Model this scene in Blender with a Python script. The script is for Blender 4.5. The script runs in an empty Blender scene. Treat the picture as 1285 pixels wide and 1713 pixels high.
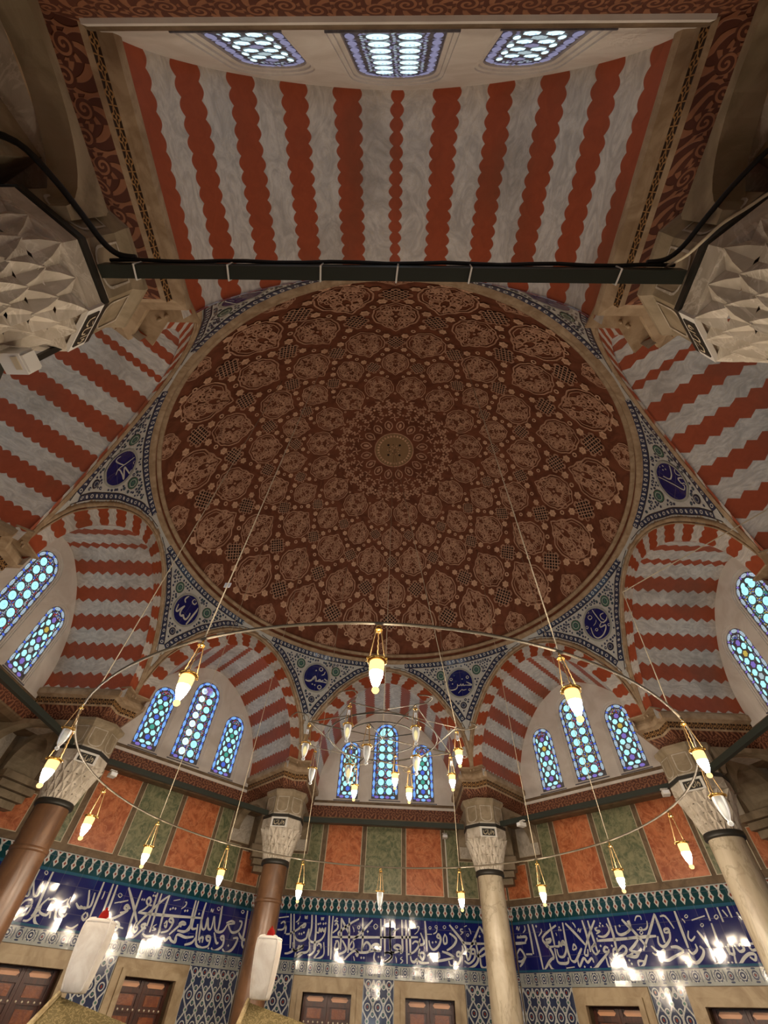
import bpy, math, random
from mathutils import Vector, Matrix
from mathutils.geometry import tessellate_polygon
random.seed(7)
scene = bpy.context.scene
COL = scene.collection
R = math.radians
PI = math.pi
H = 1.6                                   # eye height above the floor

# ---------------------------------------------------------------- camera
cam_data = bpy.data.cameras.new('camera')
cam = bpy.data.objects.new('camera', cam_data)
COL.objects.link(cam)
scene.camera = cam
PITCH, YAW, ROLL = R(51.20), R(2.60), R(3.54)
fwd0 = Vector((-math.sin(YAW), math.cos(YAW), 0)); right0 = Vector((math.cos(YAW), math.sin(YAW), 0)); up0 = Vector((0, 0, 1))
cf = fwd0*math.cos(PITCH) + up0*math.sin(PITCH)
cu = -fwd0*math.sin(PITCH) + up0*math.cos(PITCH)
cr2 = right0*math.cos(ROLL) + cu*math.sin(ROLL)
cu2 = -right0*math.sin(ROLL) + cu*math.cos(ROLL)
cam.matrix_world = Matrix(((cr2.x, cu2.x, -cf.x, .083), (cr2.y, cu2.y, -cf.y, -5.023), (cr2.z, cu2.z, -cf.z, H), (0, 0, 0, 1)))
cam_data.sensor_fit = 'HORIZONTAL'; cam_data.sensor_width = 36; cam_data.lens = 36*701.3/1285
cam_data.clip_start = .02

# ---------------------------------------------------------------- world, exposure
world = bpy.data.worlds.new('world'); scene.world = world
world.use_nodes = True
world.node_tree.nodes['Background'].inputs[0].default_value = (.55, .7, 1, 1)
world.node_tree.nodes['Background'].inputs[1].default_value = .6
vs = scene.view_settings
vs.view_transform = 'Standard'; vs.look = 'None'; vs.gamma = 1; vs.use_curve_mapping = False
vs.exposure = EXPOSURE = 0.0
LAMP = 640.0                              # radiance of a burning bulb
DAY = 1.0                                 # daylight through the coloured glass
scene.cycles.use_denoising = True
scene.cycles.max_bounces = 8
scene.cycles.diffuse_bounces = 4
scene.cycles.sample_clamp_indirect = 6
scene.cycles.caustics_reflective = False
scene.cycles.caustics_refractive = False

# ---------------------------------------------------------------- mesh helpers
class MB:
    def __init__(s): s.v = []; s.f = []; s.m = []; s.s = []; s.uv = []; s.uvw = None
    def add(s, vs, fs, mat=0, smooth=False, uvs=None):
        b = len(s.v); s.v += [tuple(v) for v in vs]
        for i, f in enumerate(fs):
            s.f.append([b+k for k in f]); s.m.append(mat); s.s.append(smooth)
            s.uv.append([uvs[k] for k in f] if uvs else None)
    def build(s, name, mats, parent=None, off=None):
        me = bpy.data.meshes.new(name)
        if off is None and parent is not None: off = Vector(parent.get('_o', (0, 0, 0)))
        vv = s.v if off is None else [(v[0]-off[0], v[1]-off[1], v[2]-off[2]) for v in s.v]
        me.from_pydata(vv, [], s.f); me.update()
        for m in (mats if isinstance(mats, (list, tuple)) else [mats]): me.materials.append(m)
        me.polygons.foreach_set('material_index', s.m)
        me.polygons.foreach_set('use_smooth', s.s)
        if s.uvw:
            pv = [s.uvw(v) for v in s.v]
            s.uv = [u if u is not None else [pv[k] for k in f] for u, f in zip(s.uv, s.f)]
        if any(u is not None for u in s.uv):
            l = me.uv_layers.new(name='UVMap'); k = 0
            flat = []
            for f, u in zip(s.f, s.uv):
                for j in range(len(f)): flat += list(u[j]) if u else [0, 0]
            l.data.foreach_set('uv', flat)
        o = bpy.data.objects.new(name, me); COL.objects.link(o)
        if parent is not None: o.parent = parent
        return o
    def box(s, a, b, mat=0, fn=None):
        (x0, y0, z0), (x1, y1, z1) = a, b
        v = [(x, y, z) for z in (z0, z1) for y in (y0, y1) for x in (x0, x1)]
        if fn: v = [fn(*p) for p in v]
        s.add(v, [(0, 2, 3, 1), (4, 5, 7, 6), (0, 1, 5, 4), (2, 6, 7, 3), (0, 4, 6, 2), (1, 3, 7, 5)], mat)
    def tube(s, pts, r, n=8, mat=0, smooth=True, closed=False):
        pts = [Vector(p) for p in pts]; N = len(pts); vs_ = []; fs = []; prev = None
        for i, p in enumerate(pts):
            if closed: t = pts[(i+1) % N]-pts[i-1]
            else: t = pts[min(i+1, N-1)]-pts[max(i-1, 0)]
            t.normalize()
            if prev is None:
                a = Vector((0, 0, 1)) if abs(t.z) < .9 else Vector((1, 0, 0))
                u = t.cross(a).normalized()
            else:
                u = (prev - t*prev.dot(t)).normalized()
            prev = u; w = t.cross(u)
            rr = r[i] if isinstance(r, (list, tuple)) else r
            for k in range(n):
                a = 2*PI*k/n; vs_.append(p + u*math.cos(a)*rr + w*math.sin(a)*rr)
        M = N if closed else N-1
        for i in range(M):
            for k in range(n):
                j = (i+1) % N
                fs.append((i*n+k, i*n+(k+1) % n, j*n+(k+1) % n, j*n+k))
        if not closed: fs += [tuple(range(n))[::-1], tuple((N-1)*n+k for k in range(n))]
        s.add(vs_, fs, mat, smooth)
    def lathe(s, prof, n=24, mat=0, c=(0, 0, 0), smooth=True, a0=0, caps=False):
        vs_ = []; fs = []
        for r, z in prof:
            for k in range(n):
                a = a0+2*PI*k/n; vs_.append((c[0]+r*math.cos(a), c[1]+r*math.sin(a), c[2]+z))
        for i in range(len(prof)-1):
            for k in range(n):
                fs.append((i*n+k, i*n+(k+1) % n, (i+1)*n+(k+1) % n, (i+1)*n+k))
        if caps: fs += [tuple(range(n))[::-1], tuple((len(prof)-1)*n+k for k in range(n))]
        s.add(vs_, fs, mat, smooth)
    def grid(s, fn, nu, nv, mat=0, smooth=True, uvfn=None):
        vs_ = []; uv = []
        for j in range(nv+1):
            for i in range(nu+1):
                vs_.append(fn(i/nu, j/nv))
                if uvfn: uv.append(uvfn(i/nu, j/nv))
        fs = [(j*(nu+1)+i, j*(nu+1)+i+1, (j+1)*(nu+1)+i+1, (j+1)*(nu+1)+i) for j in range(nv) for i in range(nu)]
        s.add(vs_, fs, mat, smooth, uv if uvfn else None)
    def ribbon(s, pts, w, fn, mat=0, taper=True, closed=False, h=0.0):
        """flat stroke along 2-D points, carried into space by fn(x, y)"""
        n = len(pts)
        if n < 2: return
        L = []; Rr = []
        for i, (x, y) in enumerate(pts):
            if closed: ax, ay = pts[i-1]; bx, by = pts[(i+1) % n]
            else: ax, ay = pts[max(i-1, 0)]; bx, by = pts[min(i+1, n-1)]
            dx, dy = bx-ax, by-ay; l = math.hypot(dx, dy) or 1e-6
            k = w/2
            if taper and not closed: k *= .55+.45*min(1, 2.2*min(i, n-1-i)/max(1, n-1)+.15)
            nx, ny = -dy/l*k, dx/l*k
            L.append((x+nx, y+ny)); Rr.append((x-nx, y-ny))
        vs_ = [fn(*p) for p in L]+[fn(*p) for p in Rr]
        fs = [(i, (i+1) % n, n+(i+1) % n, n+i) for i in range(n if closed else n-1)]
        s.add(vs_, fs, mat)
    def disc(s, x, y, rx, ry, fn, n=10, mat=0, rot=0):
        c, sn = math.cos(rot), math.sin(rot)
        vs_ = [fn(x+rx*math.cos(2*PI*k/n)*c-ry*math.sin(2*PI*k/n)*sn, y+rx*math.cos(2*PI*k/n)*sn+ry*math.sin(2*PI*k/n)*c) for k in range(n)]
        s.add(vs_, [tuple(range(n))], mat)
    def ring(s, x, y, r0, r1, fn, n=12, mat=0):
        vs_ = [fn(x+r*math.cos(2*PI*k/n), y+r*math.sin(2*PI*k/n)) for r in (r0, r1) for k in range(n)]
        s.add(vs_, [(k, (k+1) % n, n+(k+1) % n, n+k) for k in range(n)], mat)
    def poly(s, loops, fn, mat=0):
        lp = [[Vector((p[0], p[1], 0)) for p in l] for l in loops]
        tris = tessellate_polygon(lp)
        flat = [p for l in loops for p in l]
        s.add([fn(*p) for p in flat], [tuple(t) for t in tris], mat)

def smooth_line(pts, k=4):
    if len(pts) < 3: return pts
    cl = pts[0] == pts[-1]; out = []; n = len(pts)
    for i in range(n-1):
        p1, p2 = pts[i], pts[i+1]
        p0 = pts[i-1] if i > 0 else (pts[-2] if cl else p1)
        p3 = pts[i+2] if i+2 < n else (pts[1] if cl else p2)
        for j in range(k):
            t = j/k; t2 = t*t; t3 = t2*t
            out.append(tuple(.5*(2*b+(c-a)*t+(2*a-5*b+4*c-d)*t2+(-a+3*b-3*c+d)*t3) for a, b, c, d in zip(p0, p1, p2, p3)))
    out.append(pts[-1])
    return out

def tag(o, label, cat=None, group=None, kind=None):
    if label: o['label'] = label
    if cat: o['category'] = cat
    if group: o['group'] = group
    if kind: o['kind'] = kind
    return o
def empty(name, loc=(0, 0, 0), rz=0):
    o = bpy.data.objects.new(name, None); COL.objects.link(o); o.location = loc; o.rotation_euler.z = rz
    o.empty_display_size = .1
    return o
def structure(o): o['kind'] = 'structure'; return o
def copy_tree(o, parent=None):
    c = o.copy(); COL.objects.link(c)
    if parent is not None: c.parent = parent
    for ch in [x for x in bpy.data.objects if x.parent == o]: copy_tree(ch, c)
    return c
def pol(a, r, z=0): return Vector((r*math.cos(R(a)), r*math.sin(R(a)), z+H))
def frame(a):
    """u to the right seen from inside, n outward from the dome axis, z above the eye"""
    c, s_ = math.cos(R(a)), math.sin(R(a))
    return lambda u, n, z: (n*c+u*s_, n*s_-u*c, z+H)
SIDE = {90: 'far', 45: 'far_right', 0: 'right', 315: 'near_right', 270: 'near', 225: 'near_left', 180: 'left', 135: 'far_left'}
ANG = list(SIDE)

# ---------------------------------------------------------------- materials
class NT:
    def __init__(s, name):
        s.mat = bpy.data.materials.new(name); s.mat.use_nodes = True
        s.t = s.mat.node_tree; s.t.nodes.clear()
        s.out = s.n('ShaderNodeOutputMaterial')
    def n(s, ty, **kw):
        d = s.t.nodes.new(ty)
        for k, v in kw.items():
            if isinstance(k, str) and k.startswith('i_'): s.put(d.inputs[k[2:].replace('_', ' ')], v)
            else: setattr(d, k, v)
        return d
    def put(s, sock, v):
        if hasattr(v, 'is_linked') or hasattr(v, 'links'): s.t.links.new(v, sock)
        else: sock.default_value = v
    def m(s, op, a, b=0.0, c=None):
        d = s.t.nodes.new('ShaderNodeMath'); d.operation = op
        s.put(d.inputs[0], a); s.put(d.inputs[1], b)
        if c is not None: s.put(d.inputs[2], c)
        return d.outputs[0]
    def mix(s, f, a, b, bt='MIX'):
        d = s.t.nodes.new('ShaderNodeMix'); d.data_type = 'RGBA'; d.blend_type = bt
        s.put(d.inputs[0], f); s.put(d.inputs[6], a); s.put(d.inputs[7], b)
        return d.outputs[2]
    def noise(s, vec, scale, detail=4, rough=.55, dist=0.0):
        d = s.t.nodes.new('ShaderNodeTexNoise')
        if vec is not None: s.put(d.inputs['Vector'], vec)
        d.inputs['Scale'].default_value = scale; d.inputs['Detail'].default_value = detail
        d.inputs['Roughness'].default_value = rough; d.inputs['Distortion'].default_value = dist
        return d.outputs['Fac']
    def voro(s, vec, scale, feature='F1', out='Distance'):
        d = s.t.nodes.new('ShaderNodeTexVoronoi'); d.feature = feature
        s.put(d.inputs['Vector'], vec); d.inputs['Scale'].default_value = scale
        return d.outputs[out]
    def smooth(s, x, a, b):
        d = s.t.nodes.new('ShaderNodeMapRange'); d.interpolation_type = 'SMOOTHSTEP'
        s.put(d.inputs[0], x); d.inputs[1].default_value = a; d.inputs[2].default_value = b
        return d.outputs[0]
    def geo(s): return s.n('ShaderNodeNewGeometry').outputs['Position']
    def uv(s):
        d = s.n('ShaderNodeSeparateXYZ'); s.t.links.new(s.n('ShaderNodeUVMap').outputs[0], d.inputs[0])
        return d.outputs[0], d.outputs[1]
    def uvv(s): return s.n('ShaderNodeUVMap').outputs[0]
    def scale(s, v, sc):
        d = s.n('ShaderNodeMapping'); s.put(d.inputs[0], v); d.inputs['Scale'].default_value = sc
        return d.outputs[0]
    def bsdf(s, col, rough=.6, spec=.4, metal=0.0, bump=None, bs=.3, bd=.01, normal=None, **kw):
        d = s.n('ShaderNodeBsdfPrincipled')
        s.put(d.inputs['Base Color'], col); s.put(d.inputs['Roughness'], rough)
        d.inputs['Specular IOR Level'].default_value = spec; d.inputs['Metallic'].default_value = metal
        if bump is not None:
            b = s.n('ShaderNodeBump'); b.inputs['Strength'].default_value = bs; b.inputs['Distance'].default_value = bd
            s.put(b.inputs['Height'], bump); s.t.links.new(b.outputs[0], d.inputs['Normal'])
        elif normal is not None: s.put(d.inputs['Normal'], normal)
        for k, v in kw.items(): s.put(d.inputs[k.replace('_', ' ')], v)
        s.t.links.new(d.outputs[0], s.out.inputs[0]); return d

def C(r, g, b):
    """sRGB 0-255 to linear"""
    f = lambda x: (x/255/12.92) if x/255 <= .04045 else ((x/255+.055)/1.055)**2.4
    return (f(r), f(g), f(b), 1)
def stone(name, c1, c2, scale=3, rough=.6, spec=.35, vein=None, bs=.15, dist=1.2, stretch=(1, 1, 1)):
    t = NT(name); p = t.scale(t.geo(), stretch)
    f = t.smooth(t.noise(p, scale, 6, .6, dist), .32, .68)
    col = t.mix(f, c1, c2)
    if vein:
        v = t.m('ABSOLUTE', t.m('SUBTRACT', t.noise(p, scale*.8, 5, .6, 2.0), .5))
        col = t.mix(t.m('MULTIPLY', t.m('SUBTRACT', 1.0, t.smooth(v, 0, .035)), .65), col, vein)
    t.bsdf(col, rough, spec, bump=t.noise(p, scale*6, 3), bs=bs)
    return t.mat
def plain(name, c, rough=.5, spec=.4, metal=0.0):
    t = NT(name); p = t.geo()
    col = t.mix(t.m('MULTIPLY', t.noise(p, 9, 3), .5), c, tuple(x*.7 for x in c[:3])+(1,))
    t.bsdf(col, rough, spec, metal); return t.mat
def glow(name, c, strength, sample='AUTO'):
    t = NT(name); e = t.n('ShaderNodeEmission'); e.inputs[0].default_value = c; e.inputs[1].default_value = strength
    t.t.links.new(e.outputs[0], t.out.inputs[0]); t.mat.cycles.emission_sampling = sample
    return t.mat

RED = C(186, 92, 58); RED2 = C(146, 68, 42)
WHT = C(226, 222, 216); WHT2 = C(186, 182, 178)
def striped(name, ring=False, zig=False):
    """alternating red and grey marble voussoirs; uv = (length along the joint, arc length) in metres"""
    t = NT(name); u, v = t.uv(); p = t.geo()
    wob = t.m('MULTIPLY', t.m('SUBTRACT', t.noise(p, 3.2, 2), .5), .07)
    if zig: wv = t.m('MULTIPLY', t.m('SUBTRACT', t.m('PINGPONG', t.m('ADD', u, wob), .084), .042), .72)
    else: wv = t.m('MULTIPLY', t.m('SUBTRACT', t.m('ABSOLUTE', t.m('SINE', t.m('MULTIPLY', u, 33.0))), .6), .034)
    a = t.m('ADD', t.m('ABSOLUTE', v), t.m('MULTIPLY', wob, .6))
    PER = .44 if ring else .49
    ph = t.m('ABSOLUTE', t.m('SUBTRACT', t.m('FRACT', t.m('DIVIDE', t.m('ADD', a, 0.0 if ring else PER/2-.445), PER)), .5))
    d = t.m('MULTIPLY', ph, PER)                       # distance from the middle of a red stripe
    sd = t.m('SUBTRACT', .118, d)
    if ring:
        sgn = t.m('ADD', sd, wv)
    else:
        far = t.smooth(a, .21, .22)
        thin = t.m('SUBTRACT', .05, a)
        near_ = t.m('ADD', t.m('MULTIPLY', sd, far), t.m('MULTIPLY', thin, t.m('SUBTRACT', 1.0, far)))
        sgn = t.m('ADD', near_, wv)
    msk = t.smooth(sgn, -.004, .004)
    pr = t.mix(t.noise(p, 7, 6, .65, 1.5), RED2, RED)
    blot = t.smooth(t.noise(p, 16, 4), .6, .75)
    pr = t.mix(t.m('MULTIPLY', blot, .3), pr, C(176, 96, 66))
    st = t.scale(p, (1, 1, 2.2))
    pw = t.mix(t.smooth(t.noise(st, 4, 7, .65, 2.5), .3, .7), WHT2, WHT)
    vein = t.m('ABSOLUTE', t.m('SUBTRACT', t.noise(st, 3, 6, .6, 3.0), .5))
    pw = t.mix(t.m('MULTIPLY', t.m('SUBTRACT', 1.0, t.smooth(vein, 0, .03)), .5), pw, C(205, 196, 180))
    col = t.mix(msk, pw, pr)
    dirt = t.smooth(t.noise(p, 1.1, 4), .45, .75)
    col = t.mix(t.m('MULTIPLY', dirt, .45), col, C(92, 74, 56))
    t.bsdf(col, .5, .35, bump=t.m('ADD', t.noise(p, 22, 3), t.m('MULTIPLY', msk, .4)), bs=.12)
    return t.mat
M = {}
M['vault'] = striped('vault_marble'); M['vaultz'] = striped('vault_marble_zigzag', zig=True); M['ring'] = striped('arch_ring_marble', ring=True)
M['plaster'] = stone('lunette_plaster', C(222, 216, 208), C(208, 200, 190), 2, .8, .2)
M['wallstone'] = stone('brown_wall_stone', C(122, 102, 78), C(96, 78, 58), 4, .6, .3)
M['mould'] = stone('ochre_moulding', C(182, 160, 132), C(150, 126, 98), 5, .6, .3)
M['greystone'] = stone('grey_stone', C(196, 186, 170), C(166, 155, 138), 4, .6, .3, vein=C(212, 204, 190))
M['palemarble'] = stone('pale_column_marble', C(196, 184, 160), C(168, 152, 126), 2.5, .35, .5, vein=C(150, 136, 112), stretch=(1, 1, .4))
M['porphyry'] = stone('brown_column_stone', C(122, 88, 62), C(94, 66, 46), 5, .35, .5, stretch=(1, 1, .5))
M['redpanel'] = stone('red_breccia', C(202, 122, 78), C(156, 80, 44), 4.2, .3, .5, vein=C(208, 140, 96), dist=2.2)
M['greenpanel'] = stone('green_breccia', C(144, 142, 108), C(84, 94, 66), 4.5, .3, .5, vein=C(150, 146, 112), dist=2.4)
M['impost'] = stone('impost_stone', C(158, 142, 118), C(130, 116, 92), 4, .6, .3)
M['edge'] = plain('pale_inlay', C(200, 186, 158), .5)
M['frame'] = stone('window_surround_stone', C(182, 162, 130), C(154, 132, 100), 3, .5, .4)
M['iron'] = plain('dark_iron', C(44, 42, 36), .45, .5)
M['greenbeam'] = plain('green_black_paint', C(36, 42, 34), .45, .5)
M['steel'] = plain('bare_steel', C(96, 86, 70), .5, .5, .25)
M['brass'] = plain('brass', C(214, 170, 90), .25, .5, .9)
M['chain'] = plain('brass_chain', C(186, 152, 104), .35, .5, .7)
M['white'] = plain('white_paint', C(225, 222, 214), .5)
M['tagpaper'] = plain('white_paper', C(236, 236, 240), .7)
M['black'] = plain('black_rubber', C(18, 17, 16), .5)
M['floor'] = stone('floor_carpet', C(96, 40, 34), C(70, 28, 26), 8, .95, .1)
M['wood'] = stone('shutter_wood', C(86, 42, 24), C(52, 24, 14), 6, .3, .5, stretch=(4, 4, .6))
M['woodlight'] = stone('shutter_inlay', C(150, 84, 44), C(112, 56, 28), 9, .25, .6)
M['stud'] = plain('pearl_inlay', C(235, 222, 196), .25, .6)
# glazed tiles: each tile lies at a slightly different tilt, so each mirrors another piece of the room
def tile(name, base, rough=.07, tu=.26, tv=.30, amp=.02, dark=None, spec=.6):
    t = NT(name); u, v = t.uv()
    iu = t.m('FLOOR', t.m('DIVIDE', u, tu)); iv = t.m('FLOOR', t.m('DIVIDE', v, tv))
    cmb = t.n('ShaderNodeCombineXYZ'); t.put(cmb.inputs[0], iu); t.put(cmb.inputs[1], iv)
    wn = t.n('ShaderNodeTexWhiteNoise', noise_dimensions='3D'); t.put(wn.inputs[0], cmb.outputs[0])
    sub = t.n('ShaderNodeVectorMath', operation='SUBTRACT'); t.put(sub.inputs[0], wn.outputs[1]); sub.inputs[1].default_value = (.5, .5, .5)
    ns = t.n('ShaderNodeTexNoise'); t.put(ns.inputs['Vector'], t.geo()); ns.inputs['Scale'].default_value = 7; ns.inputs['Detail'].default_value = 1
    sub2 = t.n('ShaderNodeVectorMath', operation='SUBTRACT'); t.put(sub2.inputs[0], ns.outputs[1]); sub2.inputs[1].default_value = (.5, .5, .5)
    s1 = t.n('ShaderNodeVectorMath', operation='SCALE'); t.put(s1.inputs[0], sub.outputs[0]); s1.inputs['Scale'].default_value = amp*2.6
    s2 = t.n('ShaderNodeVectorMath', operation='SCALE'); t.put(s2.inputs[0], sub2.outputs[0]); s2.inputs['Scale'].default_value = amp*1.0
    g = t.n('ShaderNodeNewGeometry')
    a1 = t.n('ShaderNodeVectorMath', operation='ADD'); t.put(a1.inputs[0], g.outputs['Normal']); t.put(a1.inputs[1], s1.outputs[0])
    a2 = t.n('ShaderNodeVectorMath', operation='ADD'); t.put(a2.inputs[0], a1.outputs[0]); t.put(a2.inputs[1], s2.outputs[0])
    nn = t.n('ShaderNodeVectorMath', operation='NORMALIZE'); t.put(nn.inputs[0], a2.outputs[0])
    ju = t.m('ABSOLUTE', t.m('SUBTRACT', t.m('FRACT', t.m('DIVIDE', u, tu)), .5))
    jv = t.m('ABSOLUTE', t.m('SUBTRACT', t.m('FRACT', t.m('DIVIDE', v, tv)), .5))
    j = t.smooth(t.m('MAXIMUM', ju, jv), .485, .497)
    col = t.mix(t.m('MULTIPLY', t.noise(t.geo(), 6, 3), .5), base, dark or tuple(x*.6 for x in base[:3])+(1,))
    col = t.mix(t.m('MULTIPLY', j, .5), col, C(120, 120, 130))
    t.bsdf(col, rough, spec, normal=nn.outputs[0]); return t.mat
M['tileblue'] = tile('cobalt_tile', C(24, 32, 104))
M['tilewhite'] = tile('white_glaze', C(206, 208, 204), .1)
M['tileturq'] = tile('turquoise_tile', C(40, 92, 120))
M['tileteal'] = tile('teal_tile', C(22, 66, 72))
M['tilegrey'] = tile('grey_white_tile', C(168, 172, 166), .12)
M['tilenavy'] = tile('navy_glaze', C(58, 68, 96), .1)
M['tilegreen'] = tile('green_glaze', C(84, 128, 112), .12)
M['tilered'] = tile('tomato_glaze', C(140, 62, 40), .12)
M['domebase'] = stone('dome_ground', C(128, 78, 56), C(102, 60, 42), 3, .75, .2)
M['domerelief'] = stone('dome_relief', C(206, 164, 136), C(176, 134, 108), 5, .7, .2)
M['domebead'] = stone('dome_rosette', C(230, 192, 160), C(198, 158, 128), 8, .7, .2)
M['domedark'] = plain('dome_dark', C(40, 20, 14), .8)
M['gold'] = plain('old_gold', C(150, 118, 80), .6, .4, .0)
M['inlaystrip'] = plain('inlay_painted_reflection', C(222, 160, 116), .3, .6)  # shutter inlay strip, with its bright orange reflection painted into the colour
# carved cornice: scroll relief, gilded on a dark ground
def carved(name, c1, c2, pitch, mid, dark, stars=False):
    """scrolls in relief: uv in metres, pitch = length of one scroll, mid = height of the band's middle"""
    t = NT(name); u, v = t.uv()
    q = t.m('DIVIDE', u, pitch); cell = t.m('FLOOR', q)
    x = t.m('MULTIPLY', t.m('SUBTRACT', t.m('FRACT', q), .5), pitch)
    par = t.m('SUBTRACT', t.m('MULTIPLY', t.m('FLOORED_MODULO', cell, 2.0), 2.0), 1.0)
    y = t.m('SUBTRACT', t.m('SUBTRACT', v, mid), t.m('MULTIPLY', par, 0.0 if stars else pitch*.16))
    r = t.m('SQRT', t.m('ADD', t.m('MULTIPLY', x, x), t.m('MULTIPLY', y, y))); th = t.m('ARCTAN2', y, t.m('MULTIPLY', x, par))
    if stars:
        lobes = t.m('MULTIPLY', t.m('COSINE', t.m('MULTIPLY', th, 4.0)), pitch*.10)
        f1 = t.smooth(t.m('ABSOLUTE', t.m('SUBTRACT', r, t.m('ADD', pitch*.30, lobes))), pitch*.10, pitch*.06)
        f = t.m('MAXIMUM', f1, t.smooth(r, pitch*.12, pitch*.08))
        f = t.m('MAXIMUM', f, t.smooth(t.m('ABSOLUTE', x), pitch*.455, pitch*.48))
    else:
        f1 = t.smooth(t.m('SINE', t.m('ADD', t.m('MULTIPLY', r, 2*PI*4.2/pitch), t.m('MULTIPLY', th, 1.0))), .05, .35)
        leaf = t.smooth(t.m('SINE', t.m('ADD', t.m('MULTIPLY', th, 7.0), t.m('MULTIPLY', r, 40.0))), .0, .4)
        out = t.smooth(r, pitch*.36, pitch*.42)
        f = t.m('ADD', t.m('MULTIPLY', f1, t.m('SUBTRACT', 1.0, out)), t.m('MULTIPLY', leaf, out))
    col = t.mix(f, dark, t.mix(t.noise(t.geo(), 5, 3), c1, c2))
    t.bsdf(col, .6, .3, bump=f, bs=.6, bd=.012); return t.mat
M['carved'] = carved('carved_red_band', C(158, 112, 82), C(132, 84, 60), .125, .225, C(86, 48, 34))
M['bead'] = carved('pierced_gold_band', C(184, 144, 92), C(150, 110, 66), .10, .424, C(48, 30, 18), True)
M['ledge'] = carved('carved_ledge_band', C(150, 104, 76), C(126, 80, 56), .14, .115, C(86, 48, 34))
M['fabric'] = None
def brocade(name):
    t = NT(name); p = t.geo(); q = t.scale(p, (26, 26, 26))
    n = t.m('ABSOLUTE', t.m('SUBTRACT', t.noise(q, 1.0, 2, .5, 1.5), .5))
    col = t.mix(t.smooth(n, .02, .06), C(150, 132, 92), C(112, 98, 64))
    t.bsdf(col, .85, .2, bump=n, bs=.4); return t.mat
M['fabric'] = brocade('olive_brocade')
M['piping'] = stone('cream_piping', C(196, 176, 136), C(160, 138, 98), 20, .9, .1)
M['cloth'] = stone('white_turban_cloth', C(232, 226, 216), C(214, 204, 192), 6, .85, .15)
M['redcloth'] = plain('red_felt', C(150, 30, 24), .85, .1)
# lamp glass
t = NT('clear_lamp_glass')
fr = t.n('ShaderNodeFresnel'); fr.inputs[0].default_value = 1.6
tr = t.n('ShaderNodeBsdfTransparent'); tr.inputs[0].default_value = (.86, .9, .92, 1)
gl = t.n('ShaderNodeBsdfPrincipled'); gl.inputs['Base Color'].default_value = (.85, .87, .88, 1); gl.inputs['Roughness'].default_value = .08
mx = t.n('ShaderNodeMixShader'); t.put(mx.inputs[0], t.m('ADD', t.m('MULTIPLY', fr.outputs[0], .9), .22))
t.put(mx.inputs[1], tr.outputs[0]); t.put(mx.inputs[2], gl.outputs[0]); t.t.links.new(mx.outputs[0], t.out.inputs[0])
M['glass'] = t.mat
M['bulb'] = glow('burning_bulb', (1, .83, .63, 1), LAMP)
M['litglass'] = glow('glowing_lamp_glass', (1, .62, .22, 1), 2.2, 'NONE')
M['dimbulb'] = glow('faint_bulb', (1, .78, .30, 1), 1.3, 'NONE')
# stained glass, lit by the day outside
for k, c, s in (('cyan', (.42, .95, 1.0, 1), 1.25), ('pale', (.72, .96, 1.0, 1), 1.3), ('sky', (.24, .50, .98, 1), 1.0), ('blue', (.10, .18, .78, 1), .9),
                ('violet', (.28, .20, .66, 1), .8), ('green', (.10, .55, .42, 1), .7), ('red', (.8, .10, .12, 1), .6), ('yellow', (.8, .6, .12, 1), .7), ('milk', (.55, .68, .72, 1), .75),
                ('mauve', (.42, .40, .62, 1), .55)):
    M['g_'+k] = glow('glass_'+k, c, s*DAY, 'AUTO' if k in ('cyan', 'pale', 'sky') else 'NONE')
M['lattice'] = stone('window_lattice', C(120, 118, 124), C(92, 90, 98), 12, .8, .2)
M['daylight'] = glow('daylight_pane', (.85, .93, 1, 1), 7.0*DAY)

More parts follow.
